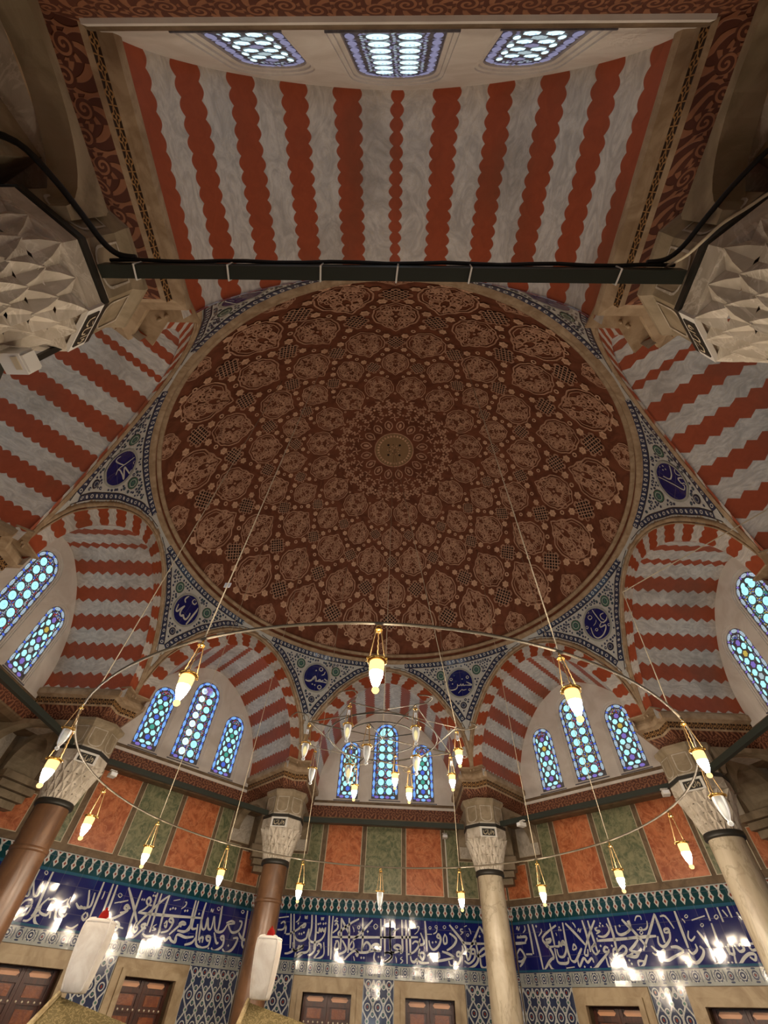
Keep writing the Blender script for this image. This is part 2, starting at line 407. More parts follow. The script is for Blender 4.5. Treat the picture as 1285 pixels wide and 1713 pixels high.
# white strokes of the inscriptions: width:points in millimetres on the wall
S135 = '''38:-1389,1397 -1392,1277 -1364,1084;34:-1403,1205 -1357,1080 -1399,1068;34:-1385,1243 -1302,1104 -1252,1083 -1236,1125 -1259,1252;46:-1191,1418 -1182,1179 -1165,938 -1187,875;15:-1290,1371 -1254,1352 -1262,1327 -1298,1345 -1290,1371;33:-1389,970 -1356,1024 -1283,1039 -1260,986 -1325,967;37:-1247,988 -1253,900 -1321,868 -1426,842;35:-1378,810 -1333,885 -1267,975;39:-1264,823 -1200,831 -1148,912 -1122,1016 -1067,1091;43:-1089,898 -1132,882 -1109,830 -1029,788 -900,793;40:-1122,993 -1102,929 -995,909 -974,967 -935,883;37:-1067,1068 -992,1089 -910,1054 -850,1079 -810,1114;45:-923,1076 -873,912 -814,877 -771,902;42:-764,1039 -835,1007 -831,951 -754,924 -730,963;43:-560,1250 -486,1074 -528,1045 -592,1061;40:-461,1233 -440,1086 -494,1055;44:-392,1374 -387,1146 -383,947;25:-322,1271 -319,1216 -323,1173;45:-238,1372 -230,1192 -225,1036;45:-167,1369 -157,1165 -154,997;16:-75,1280 -31,1262 -50,1233 -92,1254 -75,1280;29:-102,1157 98,1217;45:180,1122 110,1162 83,1122 162,1098;44:154,1097 33,1019 -114,961 -170,1043;43:-36,880 57,856 105,919 39,955 -34,906;39:-468,1006 -499,957 -453,919 -425,965 -455,1002;37:-664,826 -579,811 -506,865;53:27,1366 140,1254;35:-781,1141 -791,1070 -723,1021;32:-21,966 57,916 185,895;38:-669,1086 -593,1037 -512,1059;53:35,1355 203,1178 365,987;29:-21,1174 96,1214;44:40,1062 115,1081 143,1133 99,1150 83,1116;46:260,1362 259,1173 269,955 292,817;41:342,1109 420,1156 475,1245 431,1295 400,1255 441,1211 515,1208;49:329,1100 545,1106 1000,1133 1482,1166;47:543,1378 548,1172 549,962;47:616,1375 618,1181 631,899;48:766,1383 756,1185 785,879;47:757,1361 623,1245 416,1008 374,919;37:349,1000 345,916 385,873 413,911 371,966;43:312,817 394,816 491,914 519,980 459,964 495,930 549,938;41:521,873 595,848 716,872;26:706,1001 657,962 718,941 658,923;23:867,1314 980,1345;34:319,1257 327,1255;34:355,1259 363,1257;35:485,1328 493,1326;35:522,1328 531,1326;35:489,1377 497,1376;35:857,1204 865,1202;35:897,1222 905,1220;35:945,1221 954,1220;36:1129,1218 1137,1216;36:1174,1224 1183,1222;26:1051,1232 1109,1279 1114,1322 1084,1325;45:822,916 933,952 978,1056 922,1103 900,1063 989,1041;38:828,1017 861,1056 881,983 837,1006;45:783,975 802,910;50:973,907 1052,980 1132,1048 1208,1059 1142,1077 1094,1047 1148,1021;46:1095,969 1247,973 1303,1067;49:1278,1378 1285,1198 1309,1020 1247,973;49:1329,1378 1330,1164 1346,1024 1438,1031;49:1488,1371 1480,1194 1529,891;44:1483,1162 1537,1044 1597,1048 1595,1181 1655,1057 1715,1061 1709,1219;16:1755,1343 1794,1327 1773,1300 1732,1320 1755,1343;26:1623,1265 1622,1303 1658,1267 1666,1309;50:1822,1366 1846,1197 1860,1027;45:1719,1220 1804,1047 1948,1046 2016,1147;46:2023,1157 2137,1056 2277,1094 2309,1202 2244,1216;41:1989,1160 2084,1197 2158,1176 2036,1151;21:2269,1365 2307,1349 2283,1325 2246,1341 2269,1365;45:779,854 828,835 906,855 939,832 989,875 1042,842 1123,828 1118,888;46:1100,838 1121,923 1278,904 1424,928;46:1298,818 1417,853 1466,923;48:1435,1085 1501,852 1631,814;43:1565,868 1551,919 1601,934 1611,872;47:1631,814 1738,847 1741,948 1663,953 1696,908 1756,911;48:1807,828 1880,797 2016,872 1997,986 1940,970 1992,934;44:1791,1017 1880,900 1925,902;52:2030,836 2110,792 2234,854 2293,989 2197,983;50:2286,1068 2382,998 2516,985;52:2377,1386 2396,1137 2409,924 2529,883;35:1758,814 1767,812;36:2133,886 2142,884;36:1407,1212 1416,1211'''
S90 = '''43:-1715,1377 -1661,1102 -1634,916;43:-1655,1373 -1603,1104 -1568,913 -1647,857 -1721,848;35:-1931,1307 -1749,1331;39:-1878,1230 -1823,1260 -1790,1208 -1825,1154 -1920,1147;39:-1795,1233 -1768,1172 -1772,1097;42:-1751,1096 -1674,1104 -1539,1168 -1462,1224 -1413,1246 -1426,1200 -1505,1194;27:-1593,1260 -1550,1294 -1529,1343;27:-1442,1355 -1429,1314 -1413,1344 -1399,1312 -1395,1357;43:-1312,1373 -1289,1203 -1307,1067;43:-1236,1370 -1200,1132 -1202,915;38:-1596,1104 -1548,1039 -1457,1018 -1368,1052 -1354,1114 -1340,1182;39:-1331,1182 -1321,1078 -1276,1019 -1180,1011 -1083,1051 -1030,1132 -1024,1213;41:-1607,911 -1517,889 -1422,924 -1397,973;38:-1599,995 -1572,907 -1514,889 -1475,952 -1456,908 -1431,954 -1408,921 -1400,973;42:-1302,1018 -1286,930 -1328,877 -1452,859 -1513,804 -1521,868;41:-1510,810 -1453,824 -1393,861;41:-1302,847 -1246,849 -1181,916 -1175,999;38:-1147,965 -1126,995 -1081,979 -1082,932 -1135,894;38:-1081,949 -1108,884 -1173,817 -1136,799 -1048,828 -1009,882 -1035,1017;38:-1194,1144 -1145,1137 -1141,1196 -1102,1151 -1088,1196 -1050,1153 -1034,1207;27:-1129,1346 -1118,1310 -1101,1339 -1088,1312 -1081,1348;51:-980,1373 -953,1105 -925,850;43:-907,1370 -904,1107 -887,939 -878,788;46:-895,1089 -571,1101 -227,1112 264,1128;39:-858,1245 -836,1277 -801,1247 -806,1203 -857,1164 -885,1142;35:-874,1295 -849,1311 -803,1297;47:-748,1348 -665,1246 -580,1146;43:-746,1331 -726,1138 -716,934;47:-411,1351 -556,1288 -720,1188 -781,1142 -753,1098;47:-598,1356 -574,1095 -576,899;46:-696,1054 -616,956 -653,904 -791,861;38:-823,1037 -771,1037 -752,956 -817,928 -818,1001 -795,1026;38:-508,1071 -475,991 -518,942 -555,976 -507,1061;47:-155,1345 -271,1243 -418,1120 -515,1055;43:-342,1366 -321,1081 -333,931;44:-644,800 -549,880 -460,930 -399,911 -404,865 -440,898;45:-437,954 -409,920 -315,912 -198,931 -177,1002 -248,1047 -312,985 -324,926;45:-197,925 -114,943 -30,975 -24,1020 -93,1027 -150,992 -89,953 -12,936;47:0,1367 12,1167 17,974 -25,938;47:74,1370 84,1109 95,884;47:180,1361 190,981 267,937;49:-87,923 -100,853 -51,789 46,781 169,827 230,895 141,932 87,916;33:-20,870 -13,866;33:25,872 32,868;33:-330,847 -323,842;33:-283,848 -276,844;33:-739,817 -731,813;33:-697,818 -690,814;34:-1504,1108 -1496,1103;34:-1461,1109 -1453,1105;34:-1421,1128 -1413,1124;35:-1171,1251 -1163,1247;35:-1137,1259 -1129,1254;35:-1075,1258 -1067,1253;35:-1035,1265 -1028,1261;35:-830,1337 -822,1332;34:-400,1178 -393,1173;38:-236,1187 -225,1180;35:-1549,1245 -1541,1241;22:-471,862 -456,828 -446,794;23:-525,1245 -499,1209 -488,1170;15:-412,1260 -386,1238 -408,1212 -431,1236 -412,1260;19:-95,1293 -53,1264 -92,1225 -128,1258 -95,1293;46:42,1123 387,1136 697,1148;47:173,1374 186,1113 193,955;48:56,800 155,838 224,895 169,933 101,925;45:194,946 270,935 363,970 374,1018 311,1033 255,1002 329,975 405,940;47:398,1370 408,1121 413,966 371,930;47:473,1373 487,1088 497,796;47:538,1369 550,1127 557,914;31:227,1202 299,1234 351,1254;25:587,1326 613,1296 630,1253;25:637,1185 695,1224 721,1281 691,1290 674,1267;22:284,886 302,852 306,809;24:409,885 375,863 419,839 376,797 398,779 442,803;42:592,1056 644,1092 709,1075 694,1019 608,950 510,921;46:747,1208 799,1112 794,1064 720,1055 739,1134;51:834,1371 849,1175 858,972;25:853,1194 957,1198;15:927,1302 947,1284 926,1264 906,1282 927,1302;15:1042,1319 1064,1305 1040,1281 1020,1299 1042,1319;25:1063,1295 1042,1232 983,1202;46:898,1116 919,1039 978,998 1069,1049 1119,1137 1082,1203 1050,1165 1112,1143;34:965,1091 972,1087;34:1026,1100 1032,1095;38:1203,1211 1169,1151 1177,1085 1225,1099 1227,1165 1202,1201;15:1199,1323 1224,1303 1196,1281 1171,1301 1199,1323;50:1283,1223 1366,1183 1403,1136 1341,1062 1221,998;54:1292,1335 1424,1216 1517,1122 1589,1000;45:1553,981 1593,896 1643,962 1627,1014 1584,1036;47:1857,1338 1735,1161 1607,989;50:1857,1338 1920,1254 1985,1171;15:1426,1331 1448,1316 1423,1296 1402,1314 1426,1331;25:1539,1288 1497,1284 1505,1252 1541,1249 1489,1212;15:1624,1232 1644,1216 1620,1195 1599,1214 1624,1232;23:1650,1305 1675,1271 1683,1226;23:1565,1321 1619,1339;46:1517,1116 1634,1103 1976,1115;45:727,1002 712,943 773,864 813,929 760,956 699,907;45:557,902 576,843 631,833 677,870 675,803;45:681,861 756,827 889,832;45:859,914 928,949 957,871 976,847;44:990,861 1074,864 1192,883 1348,914;45:1348,915 1264,953 1132,983;37:1024,920 1063,966 1080,911 1012,883;44:1244,871 1273,813 1369,817 1445,879 1455,978 1405,979 1400,935 1456,937;37:1451,937 1509,1015 1504,1074;44:1525,882 1604,851 1709,918 1726,1023 1667,1025 1670,978 1724,980;48:1516,800 1597,792 1719,842 1780,924 1766,1066 1746,1174;45:1750,948 1834,949 1928,1000 1902,1053 1816,1003 1770,949;48:1814,928 1817,834 1879,803 1971,863 1999,935;38:1840,1204 1847,1199'''
S45 = '''38:-2485,1389 -2577,1314;27:-2496,1294 -2470,1259 -2456,1227;27:-2259,1266 -2206,1304 -2208,1360;27:-2390,1313 -2365,1353 -2349,1303 -2315,1350;38:-2384,1221 -2376,1218;37:-2318,1224 -2310,1221;37:-1965,1336 -1957,1333;50:-2576,1142 -2401,1135 -2228,1136;50:-2405,1209 -2208,1211 -2242,1147;50:-2130,1383 -2116,1196 -2115,991;50:-2038,1365 -2015,1218 -1986,987 -1972,792;28:-1876,1300 -1877,1261 -1951,1207;49:-2265,993 -2140,990;49:-2573,853 -2478,911 -2459,987 -2516,1001 -2547,964;45:-2477,914 -2371,911 -2297,969 -2372,1061 -2451,1002;44:-2425,847 -2354,895 -2272,968;52:-1570,1326 -1878,1185 -1775,1055 -1727,953 -1757,917;45:-1683,1358 -1671,1164 -1669,1076;48:-1825,1155 -1721,1163 -1753,1127 -1833,1117 -1811,1069 -1690,1069;47:-1689,1074 -1591,1070 -1572,1119 -1548,1071 -1491,1128;48:-1431,1354 -1445,1043 -1418,899;52:-1382,1341 -1237,1207 -1086,1052;29:-1248,1344 -1219,1313 -1208,1278;25:-1182,1229 -1156,1263 -1147,1220 -1114,1260;47:-1059,1361 -1038,1185 -1039,981;47:-958,1352 -938,1156 -916,975;46:-834,1347 -992,1183 -1112,1031;38:-1113,1029 -1152,962 -1103,946 -1077,1016;34:-1350,1015 -1309,1081 -1273,1037 -1341,1013;43:-1642,1035 -1625,952 -1534,947 -1461,1041 -1491,1128 -1529,1093 -1453,1078;51:-1953,790 -1823,895 -1730,941;51:-1846,883 -1794,799 -1686,773 -1602,786;47:-1677,1049 -1671,893 -1580,865 -1482,874 -1459,933;46:-1418,899 -1345,883 -1216,997 -1182,1031;26:-1532,811 -1379,821;45:-1296,928 -1292,824 -1186,916 -1132,866 -1047,912 -1026,863;41:-1009,1013 -949,1070 -917,1069 -1001,1027 -960,953 -873,997;44:-722,1015 -768,1030 -807,985 -744,970 -713,1003;48:-718,982 -882,882 -1061,781 -1098,822;33:-840,1045 -834,1042;33:-1201,818 -1195,816;32:-889,784 -883,782;26:-1599,1234 -1591,1196;32:-1513,1297 -1506,1294;32:-1494,1263 -1487,1261;32:-1529,1265 -1522,1262;34:-817,1260 -864,1247 -841,1222 -786,1214 -863,1186;41:-846,1161 -762,1146 -684,1166 -622,1223 -646,1297;30:-749,1305 -743,1302;30:-770,1274 -764,1272;30:-716,1273 -710,1270;49:-870,1098 -872,1139;49:-885,1104 -585,1107 -272,1109;53:-597,1363 -579,1163 -596,953;45:-504,1265 -503,1181 -445,1155 -353,1174 -288,1206;52:-369,1330 -301,1256 -236,1191;44:-259,1313 -249,1251;33:-432,1257 -426,1255;43:-668,922 -645,991 -594,1001 -596,953 -663,924;47:-592,965 -477,1029 -429,993 -481,941 -590,919;48:-797,914 -789,813 -714,789 -620,853 -607,920;43:-462,916 -389,925 -338,956;23:-740,913 -713,874;33:-651,1038 -645,1035;32:-434,873 -428,871;32:-511,826 -506,823;32:-410,834 -404,832;50:-368,1112 -138,1115 95,1116;47:-285,1308 -264,1230 -343,1171;51:-301,1270 -196,1140 -101,1005;46:182,1363 49,1204 -168,970;54:179,1355 189,1196 190,1039;25:-162,1300 -114,1349 -53,1345 -53,1307;29:27,1289 8,1228 -50,1194 -170,1200;15:-98,1224 -83,1211 -110,1197 -124,1213 -98,1224;17:-108,1182 -92,1162 -125,1144 -140,1164 -108,1182;34:250,1326 332,1321 398,1183;41:238,1140 248,1179 308,1184 304,1152 247,1143;45:318,1154 278,1070 163,1000 97,1033 117,1113;53:493,1380 497,1157 499,972;24:560,1282 579,1257 583,1233;16:644,1322 657,1303 626,1287 613,1305 644,1322;29:691,1257 895,1293;16:817,1216 829,1198 799,1182 787,1200 817,1216;19:1056,1294 1070,1271 1032,1250 1018,1274 1056,1294;36:373,1057 378,1055;35:391,826 396,822;30:957,812 961,810;30:1005,811 1009,809;47:948,1378 942,1236;47:1109,1378 1109,1214;43:1244,1380 1247,1252;39:1162,1339 1196,1267;46:-200,1091 -300,1022 -390,978;50:-372,977 -262,950 -188,994;50:-449,920 -316,907 -242,949;37:4,978 -27,1012 8,978 53,940 -3,918 -42,943;40:82,916 106,949 147,959 108,883;44:80,859 159,857 254,888 420,939;48:256,990 350,987 427,945;39:492,959 531,913 613,955 614,1011;46:476,926 482,849 544,821 647,877 696,941 662,986;33:589,1150 554,1082 583,1046 654,1089;47:710,1144 771,1027 812,883;43:944,1212 927,987 926,879;44:911,848 810,798 713,779;42:824,904 889,891 898,956;42:950,976 957,911;41:1006,974 1018,887;41:1046,994 1027,908 1076,896 1092,970;41:1123,980 1156,915 1222,934 1211,987 1172,967;44:1070,886 1052,803 1084,787 1175,851 1266,890 1328,878 1299,827 1251,860;40:1294,963 1323,920 1420,948 1375,981 1322,983;40:1430,1011 1441,916 1398,928;31:1370,1267 1432,1252 1381,1232;42:1333,1304 1359,1222;41:1376,1154 1472,1105 1464,977;37:-304,777 -300,857 -202,855;48:-316,789 -239,810 -135,922;39:1424,875 1426,824'''
MEDTXT = {
202.5: '35:71,-92 -2,-64 23,-17 135,36 243,53 130,73 19,72 123,136 209,174 176,194 156,222;23:-11,-64 -27,9 -35,117 -68,276;30:-24,67 -102,-18 -190,-91 -230,-70 -234,-9;12:14,301 13,250 63,255 84,309;12:43,261 48,330',
337.5: '26:-87,323 -61,167 -27,-32 6,-228 73,-234 74,-199;35:119,-219 104,-252;30:119,-219 85,-179 96,-133 120,-107 169,-156 203,-220 263,-235 326,-215 366,-186;22:241,-189 193,-115 203,-64 257,-57 324,-94;30:296,203 315,74 230,28 109,16 39,24 8,74 0,162;35:132,250 129,225;35:183,185 181,159;35:106,189 104,163;35:151,137 149,111',
247.5: '24:123,-360 195,-7 239,298;24:197,324 31,283 -128,243 -86,96 -52,-117 -27,-195 29,-74;22:-79,-100 -202,-196 -359,-486 -380,-453 -281,-159;22:-79,-100 -179,-368 -224,-590 -149,-561 -40,-453 67,-271 80,-150 -2,-237 12,-290;18:141,-123 155,20',
292.5: '21:249,77 155,-4 43,-168 -49,-263 -149,-297 -174,-219 -121,-161;25:132,-48 86,94 128,162 182,157;29:79,-202 48,-206;13:48,-325 34,-387 59,-508;13:-103,159 -143,143 -159,135',
157.5: '51:170,-206 191,-12 216,247;51:110,15 125,-39 110,-128 50,-139 0,-111 -16,-138 -63,-137 -94,-63 -84,40;47:-82,49 -120,-34 -149,-119 -194,-120 -222,-13;44:-109,103 -165,144 -135,248;34:12,262 95,264 84,194 2,197 12,262',
22.5: '27:74,320 74,177 92,-5;33:92,-5 139,-44 225,-42 278,-8;27:251,81 167,97 144,41 175,-19;33:90,-24 37,-51 36,-85 144,-102 98,-166 -3,-223 -130,-213 -183,-154 -187,-73 -163,22;15:31,72 -19,33 -92,24;22:-36,210 -21,155 -88,153 -104,208 -36,210;20:-220,88 -210,54 -248,48 -259,82 -220,88;20:-58,-54 -47,-89 -88,-90 -100,-55 -58,-54;20:226,-127 235,-157 199,-158 191,-128 226,-127;20:-25,300 -17,269 -55,268 -63,298 -25,300',
112.5: '43:-234,-92 -172,-102 -94,-69 -58,18;36:-43,-46 -34,36 -5,2 17,-60 59,-49 95,-12 130,-38 180,-8;46:189,-47 330,-50 196,21;36:-9,-72 90,-53 189,-47;29:65,247 117,220 84,172 32,199 65,247;29:111,-132 163,-165 128,-213 76,-183 111,-132;26:183,179 168,116 116,87;36:-55,-145 -40,-148;36:3,-154 18,-155;36:-35,157 -18,147',
67.5: '33:294,-84 220,-41 143,14;33:289,-86 214,-70 151,-57;28:-67,-3 -61,-35 -5,-35 9,-12 15,-43 47,-42 61,-19 71,-55 108,-49 150,-62;33:-68,-13 -90,-79 -159,-110 -254,-109 -282,-37 -270,13;20:-76,-196 10,-138 49,-152 114,-140;22:192,133 216,100 181,79 156,112 192,133;22:195,-142 216,-170 187,-188 166,-160 195,-142;22:-197,144 -171,113 -205,89 -231,120 -197,144;30:-183,17 -174,8;30:58,87 67,76',
}

# ---------------------------------------------------------------- shared measures
AW = 5.98          # apothem of the outer wall face
AL = 5.60          # apothem of the lunette walls
AF = 4.20          # apothem of the arch fronts
RD, ZD, ZA = 4.086, 5.767, 8.602          # dome: foot radius, foot height, apex height
RS = (RD*RD+(ZA-ZD)**2)/(2*(ZA-ZD)); ZC = ZA-RS
ZT = 5.62
PO = [(0, 5.45), (.35, 5.38), (.7, 5.22), (1.09, 4.90), (1.45, 4.43), (1.62, 4.1), (1.7397, 3.6)]
PBK = [(0, 5.13), (.2, 5.10), (.38, 5.03), (.72, 4.83), (1.02, 4.54), (1.24, 4.24), (1.40, 3.9), (1.48, 3.6), (1.51, 3.22)]
def interp(pts, u):
    u = abs(u)
    for (a, b), (c, d) in zip(pts, pts[1:]):
        if u <= c: return b+(d-b)*(u-a)/(c-a)
    return pts[-1][1]
def zb(u): return interp(PO, u)
PB = smooth_line(PBK, 5)
PBS = [(-u, z) for u, z in PB[::-1]]+PB[1:]
POS = smooth_line(PO+[(1.7397, 3.37)], 5)
POS = [(-u, z) for u, z in POS[::-1]]+POS[1:]
def S(th, z, off=0.0):
    """the pendentive surface: th in degrees, off metres towards the axis"""
    k = round(th/45.)*45.; d = R(th-k); rp = AF/math.cos(d); zl = zb(AF*math.tan(d))
    t = min(1, max(0, (ZT-z)/(ZT-zl)))**.5
    return pol(th, RD+(rp-RD)*t-off, z)
def arc_uv(lst):
    out = [0]; 
    for a, b in zip(lst, lst[1:]): out.append(out[-1]+math.hypot(b[0]-a[0], b[1]-a[1]))
    return out

# ---------------------------------------------------------------- floor
mb = MB(); mb.add([pol(a+22.5, 6.75, -H) for a in range(0, 360, 45)]+[pol(a+22.5, 6.75, -H-.2) for a in range(0, 360, 45)],
                  [tuple(range(8)), tuple(range(15, 7, -1))]+[(i, i+8, (i+1) % 8+8, (i+1) % 8) for i in range(8)])
structure(mb.build('floor', M['floor']))

# ---------------------------------------------------------------- outer walls
WIN = [(-.88, .42), (.88, .42)]
def strokes(txt, fn, mb, mat=0, k=4):
    for seg in txt.split(';'):
        w, ps = seg.split(':')
        pts = [tuple(int(c)/1000 for c in p.split(',')) for p in ps.split()]
        if len(pts) == 2 and math.hypot(pts[0][0]-pts[1][0], pts[0][1]-pts[1][1]) < .02:   # a diacritic dot: a small lozenge
            (x, y), r = pts[0], int(w)/1900
            mb.add([fn(x-r, y), fn(x, y-r), fn(x+r, y), fn(x, y+r)], [(0, 1, 2, 3)], mat); continue
        mb.ribbon(smooth_line(pts, k), int(w)/1000*.76, fn, mat)
NWIN = [0]
def lower_window(a, uc, hw, f, open_):
    NWIN[0] += 1
    mb = MB()
    for (u0, u1, z0, z1) in ((uc-hw-.03, uc-hw, -1.18, .43), (uc+hw, uc+hw+.03, -1.18, .43), (uc-hw, uc+hw, .40, .43), (uc-hw, uc+hw, -1.18, -1.15)):
        mb.box((u0, AW-.005, z0), (u1, AW+.32, z1), fn=f)
    if not open_: mb.box((uc-hw, AW+.30, -1.15), (uc+hw, AW+.33, .40), fn=f)  # added backing that stops daylight leaking between the shutter leaves
    root = structure(mb.build('window_%d' % NWIN[0], M['frame']))
    if open_:
        p = MB(); p.box((uc-hw, AW+.28, -1.15), (uc+hw, AW+.29, .40), fn=f); p.build('window_pane', M['daylight'], root)
        g = MB()
        for i in range(1, 6): g.box((uc-hw+i*hw/3-.012, AW+.16, -1.15), (uc-hw+i*hw/3+.012, AW+.185, .40), fn=f)
        for i in range(1, 10): g.box((uc-hw, AW+.155, -1.15+i*.155-.012), (uc+hw, AW+.18, -1.15+i*.155+.012), fn=f)
        g.build('grille', M['iron'], root)
        return
    for s in (-1, 1):
        u0, u1 = sorted((uc+s*.002, uc+s*hw)); w = u1-u0
        d = MB(); d.box((u0, AW+.14, -1.15), (u1, AW+.18, .40), 0, f)
        # rails that stand proud of the recessed fields
        for (x0, x1, z0, z1) in ((u0, u0+.05, -1.15, .40), (u1-.05, u1, -1.15, .40), (u0+.05, u1-.05, .385, .40), (u0+.05, u1-.05, .25, .30), (u0+.05, u1-.05, .06, .11), (u0+.05, u1-.05, -.5, -.45)):
            d.box((x0, AW+.12, z0), (x1, AW+.14, z1), 0, f)
        leaf = d.build('shutter', M['wood'], root)
        i_ = MB()
        xs = [(u0+.06, 0), (u0+.09, .03), (u1-.09, .03), (u1-.06, 0), (u1-.09, -.03), (u0+.09, -.03)]
        i_.add([f(x, AW+.135, .342+z) for x, z in xs]+[f(x, AW+.14, .342+z) for x, z in xs], [tuple(range(6))]+[(k, (k+1) % 6, (k+1) % 6+6, k+6) for k in range(6)])
        i_.build('inlay_strip', M['inlaystrip'], leaf); i_ = MB()
        i_.box((u0+.09, AW+.13, .125), (u1-.09, AW+.14, .235), 0, f)
        i_.box((u0+.09, AW+.13, -.4), (u1-.09, AW+.14, .02), 0, f)
        i_.build('inlay_panel', M['woodlight'], leaf)
        st = MB()
        for k in range(5):
            c = f(u0+.05+(w-.1)*k/4, AW+.12, .085)
            st.lathe([(.0, -.014), (.011, -.008), (.014, 0), (.011, .008), (.0, .014)], 8, c=c)
        st.build('stud_row', M['stud'], leaf)

def lozenge_frieze(f):
    mb = MB(); mb.box((-2.46, AW-.014, 1.375), (2.46, AW, 1.625), 0, f)
    g = lambda x, z: f(x, AW-.018, z); g2 = lambda x, z: f(x, AW-.0205, z)
    n = 36; p = 4.9/n
    for i in range(n+1):
        x = -2.45+i*p
        x0, x1 = max(x-.056, -2.46), min(x+.056, 2.46)
        mb.add([g(x0, 1.622), g(x1, 1.622), g(x+.012, 1.555), g(x+.02, 1.53), g(x-.02, 1.53), g(x-.012, 1.555)], [(0, 1, 2, 5), (5, 2, 3, 4)], 1)
        mb.add([g(x-.040, 1.49), g(x, 1.430), g(x+.040, 1.49), g(x, 1.550)], [(0, 1, 2, 3)], 1)
        mb.add([g2(x-.018, 1.49), g2(x, 1.464), g2(x+.018, 1.49), g2(x, 1.516)], [(0, 1, 2, 3)], 2)
        mb.add([g2(x-.022, 1.610), g2(x+.022, 1.610), g2(x, 1.582)], [(0, 1, 2)], 2)
    mb.add([g(-2.46, 1.612), g(2.46, 1.612), g(2.46, 1.625), g(-2.46, 1.625)], [(0, 1, 2, 3)], 1)
    mb.add([g(-2.46, 1.378), g(2.46, 1.378), g(2.46, 1.412), g(-2.46, 1.412)], [(0, 1, 2, 3)], 3)
    return mb, [M['tileteal'], M['tilewhite'], M['tilered'], M['tileturq']]
def ring_border(f):
    mb = MB(); mb.box((-2.46, AW-.014, .60), (2.46, AW, .80), 0, f)
    g = lambda x, z: f(x, AW-.018, z); g2 = lambda x, z: f(x, AW-.0205, z); g3 = lambda x, z: f(x, AW-.023, z)
    mb.add([g(-2.46, .775), g(2.46, .775), g(2.46, .80), g(-2.46, .80)], [(0, 1, 2, 3)], 2)
    mb.add([g(-2.46, .765), g(2.46, .765), g(2.46, .775), g(-2.46, .775)], [(0, 1, 2, 3)], 1)
    n = 16; p = 4.9/n
    for i in range(n):
        x = -2.45+p*(i+.5)
        mb.disc(x, .692, .056, .062, g, 12, 1); mb.ring(x, .692, .034, .046, g2, 12, 3)
        mb.disc(x, .692, .016, .016, g3, 6, 3)
        for q in range(8): mb.disc(x+.064*math.cos(q*PI/4), .692+.058*math.sin(q*PI/4), .009, .009, g2, 5, 3)
        mb.disc(x+p/2, .692, .040, .048, g, 10, 1); mb.ring(x+p/2, .692, .02, .028, g2, 8, 3); mb.disc(x+p/2, .692, .010, .012, g3, 6, 4)
        for s in (-1, 1):
            mb.disc(x+p/2, .692+s*.062, .03, .01, g, 6, 1); mb.ribbon([(x+s*.075, .635), (x+s*.085, .692), (x+s*.075, .75)], .012, g, 1)
    return mb, [M['tilegrey'], M['tilenavy'], M['tileturq'], M['tilewhite'], M['tilered']]
def lattice_panel(f, u0, u1, z0=-1.5, z1=.60):
    mb = MB(); mb.box((u0, AW-.014, z0), (u1, AW, z1), 0, f)
    def cl(u): return min(u1-.002, max(u0+.002, u))
    g = lambda x, z: f(cl(x), AW-.018, z); g2 = lambda x, z: f(cl(x), AW-.0205, z); g3 = lambda x, z: f(cl(x), AW-.023, z)
    um = (u0+u1)/2; pw = .18; ph = .31; z1_ = z1-.01
    k0 = math.floor((u0-um)/pw)-1
    nz = int((z1_-z0)/ph)
    for i in range(k0, -k0+1):
        xc = um+i*pw
        if xc < u0-.09 or xc > u1+.09: continue
        for s in (-1, 1):
            pts = []
            for j in range(int((z1_-z0)/.03)+1):
                z = z1_-j*.03; x = xc+s*(.045+.042*math.cos(2*PI*(z1_-z)/ph))
                pts.append((x, z))
            mb.ribbon(pts, .021, g, 1, taper=False)
        for j in range(nz*2+1):
            z = z1_-j*ph/2
            if z < z0+.05: break
            big = (j % 2 == 0)
            if u0+.03 < xc < u1-.03 or True:
                r = .048 if big else .034
                if u0-.02 < xc < u1+.02:
                    mb.ring(xc, z-.0 if z < z1_-.05 else z-.05, r-.014, r, g2, 12, 1)
                    mb.disc(xc, z if z < z1_-.05 else z-.05, .014, .018, g3, 6, 3 if big else 2)
            x2 = xc+pw/2
            if u0+.04 < x2 < u1-.04: mb.ring(x2, z-ph/4, .024, .038, g2, 10, 1); mb.disc(x2, z-ph/4, .012, .014, g3, 6, 2)
    for x0, x1 in ((u0, u0+.012), (u1-.012, u1)):
        mb.add([g2(x0, z0), g2(x1, z0), g2(x1, z1), g2(x0, z1)], [(0, 1, 2, 3)], 1)
    return mb, [M['tilenavy'], M['tilewhite'], M['tilegreen'], M['tilered']]

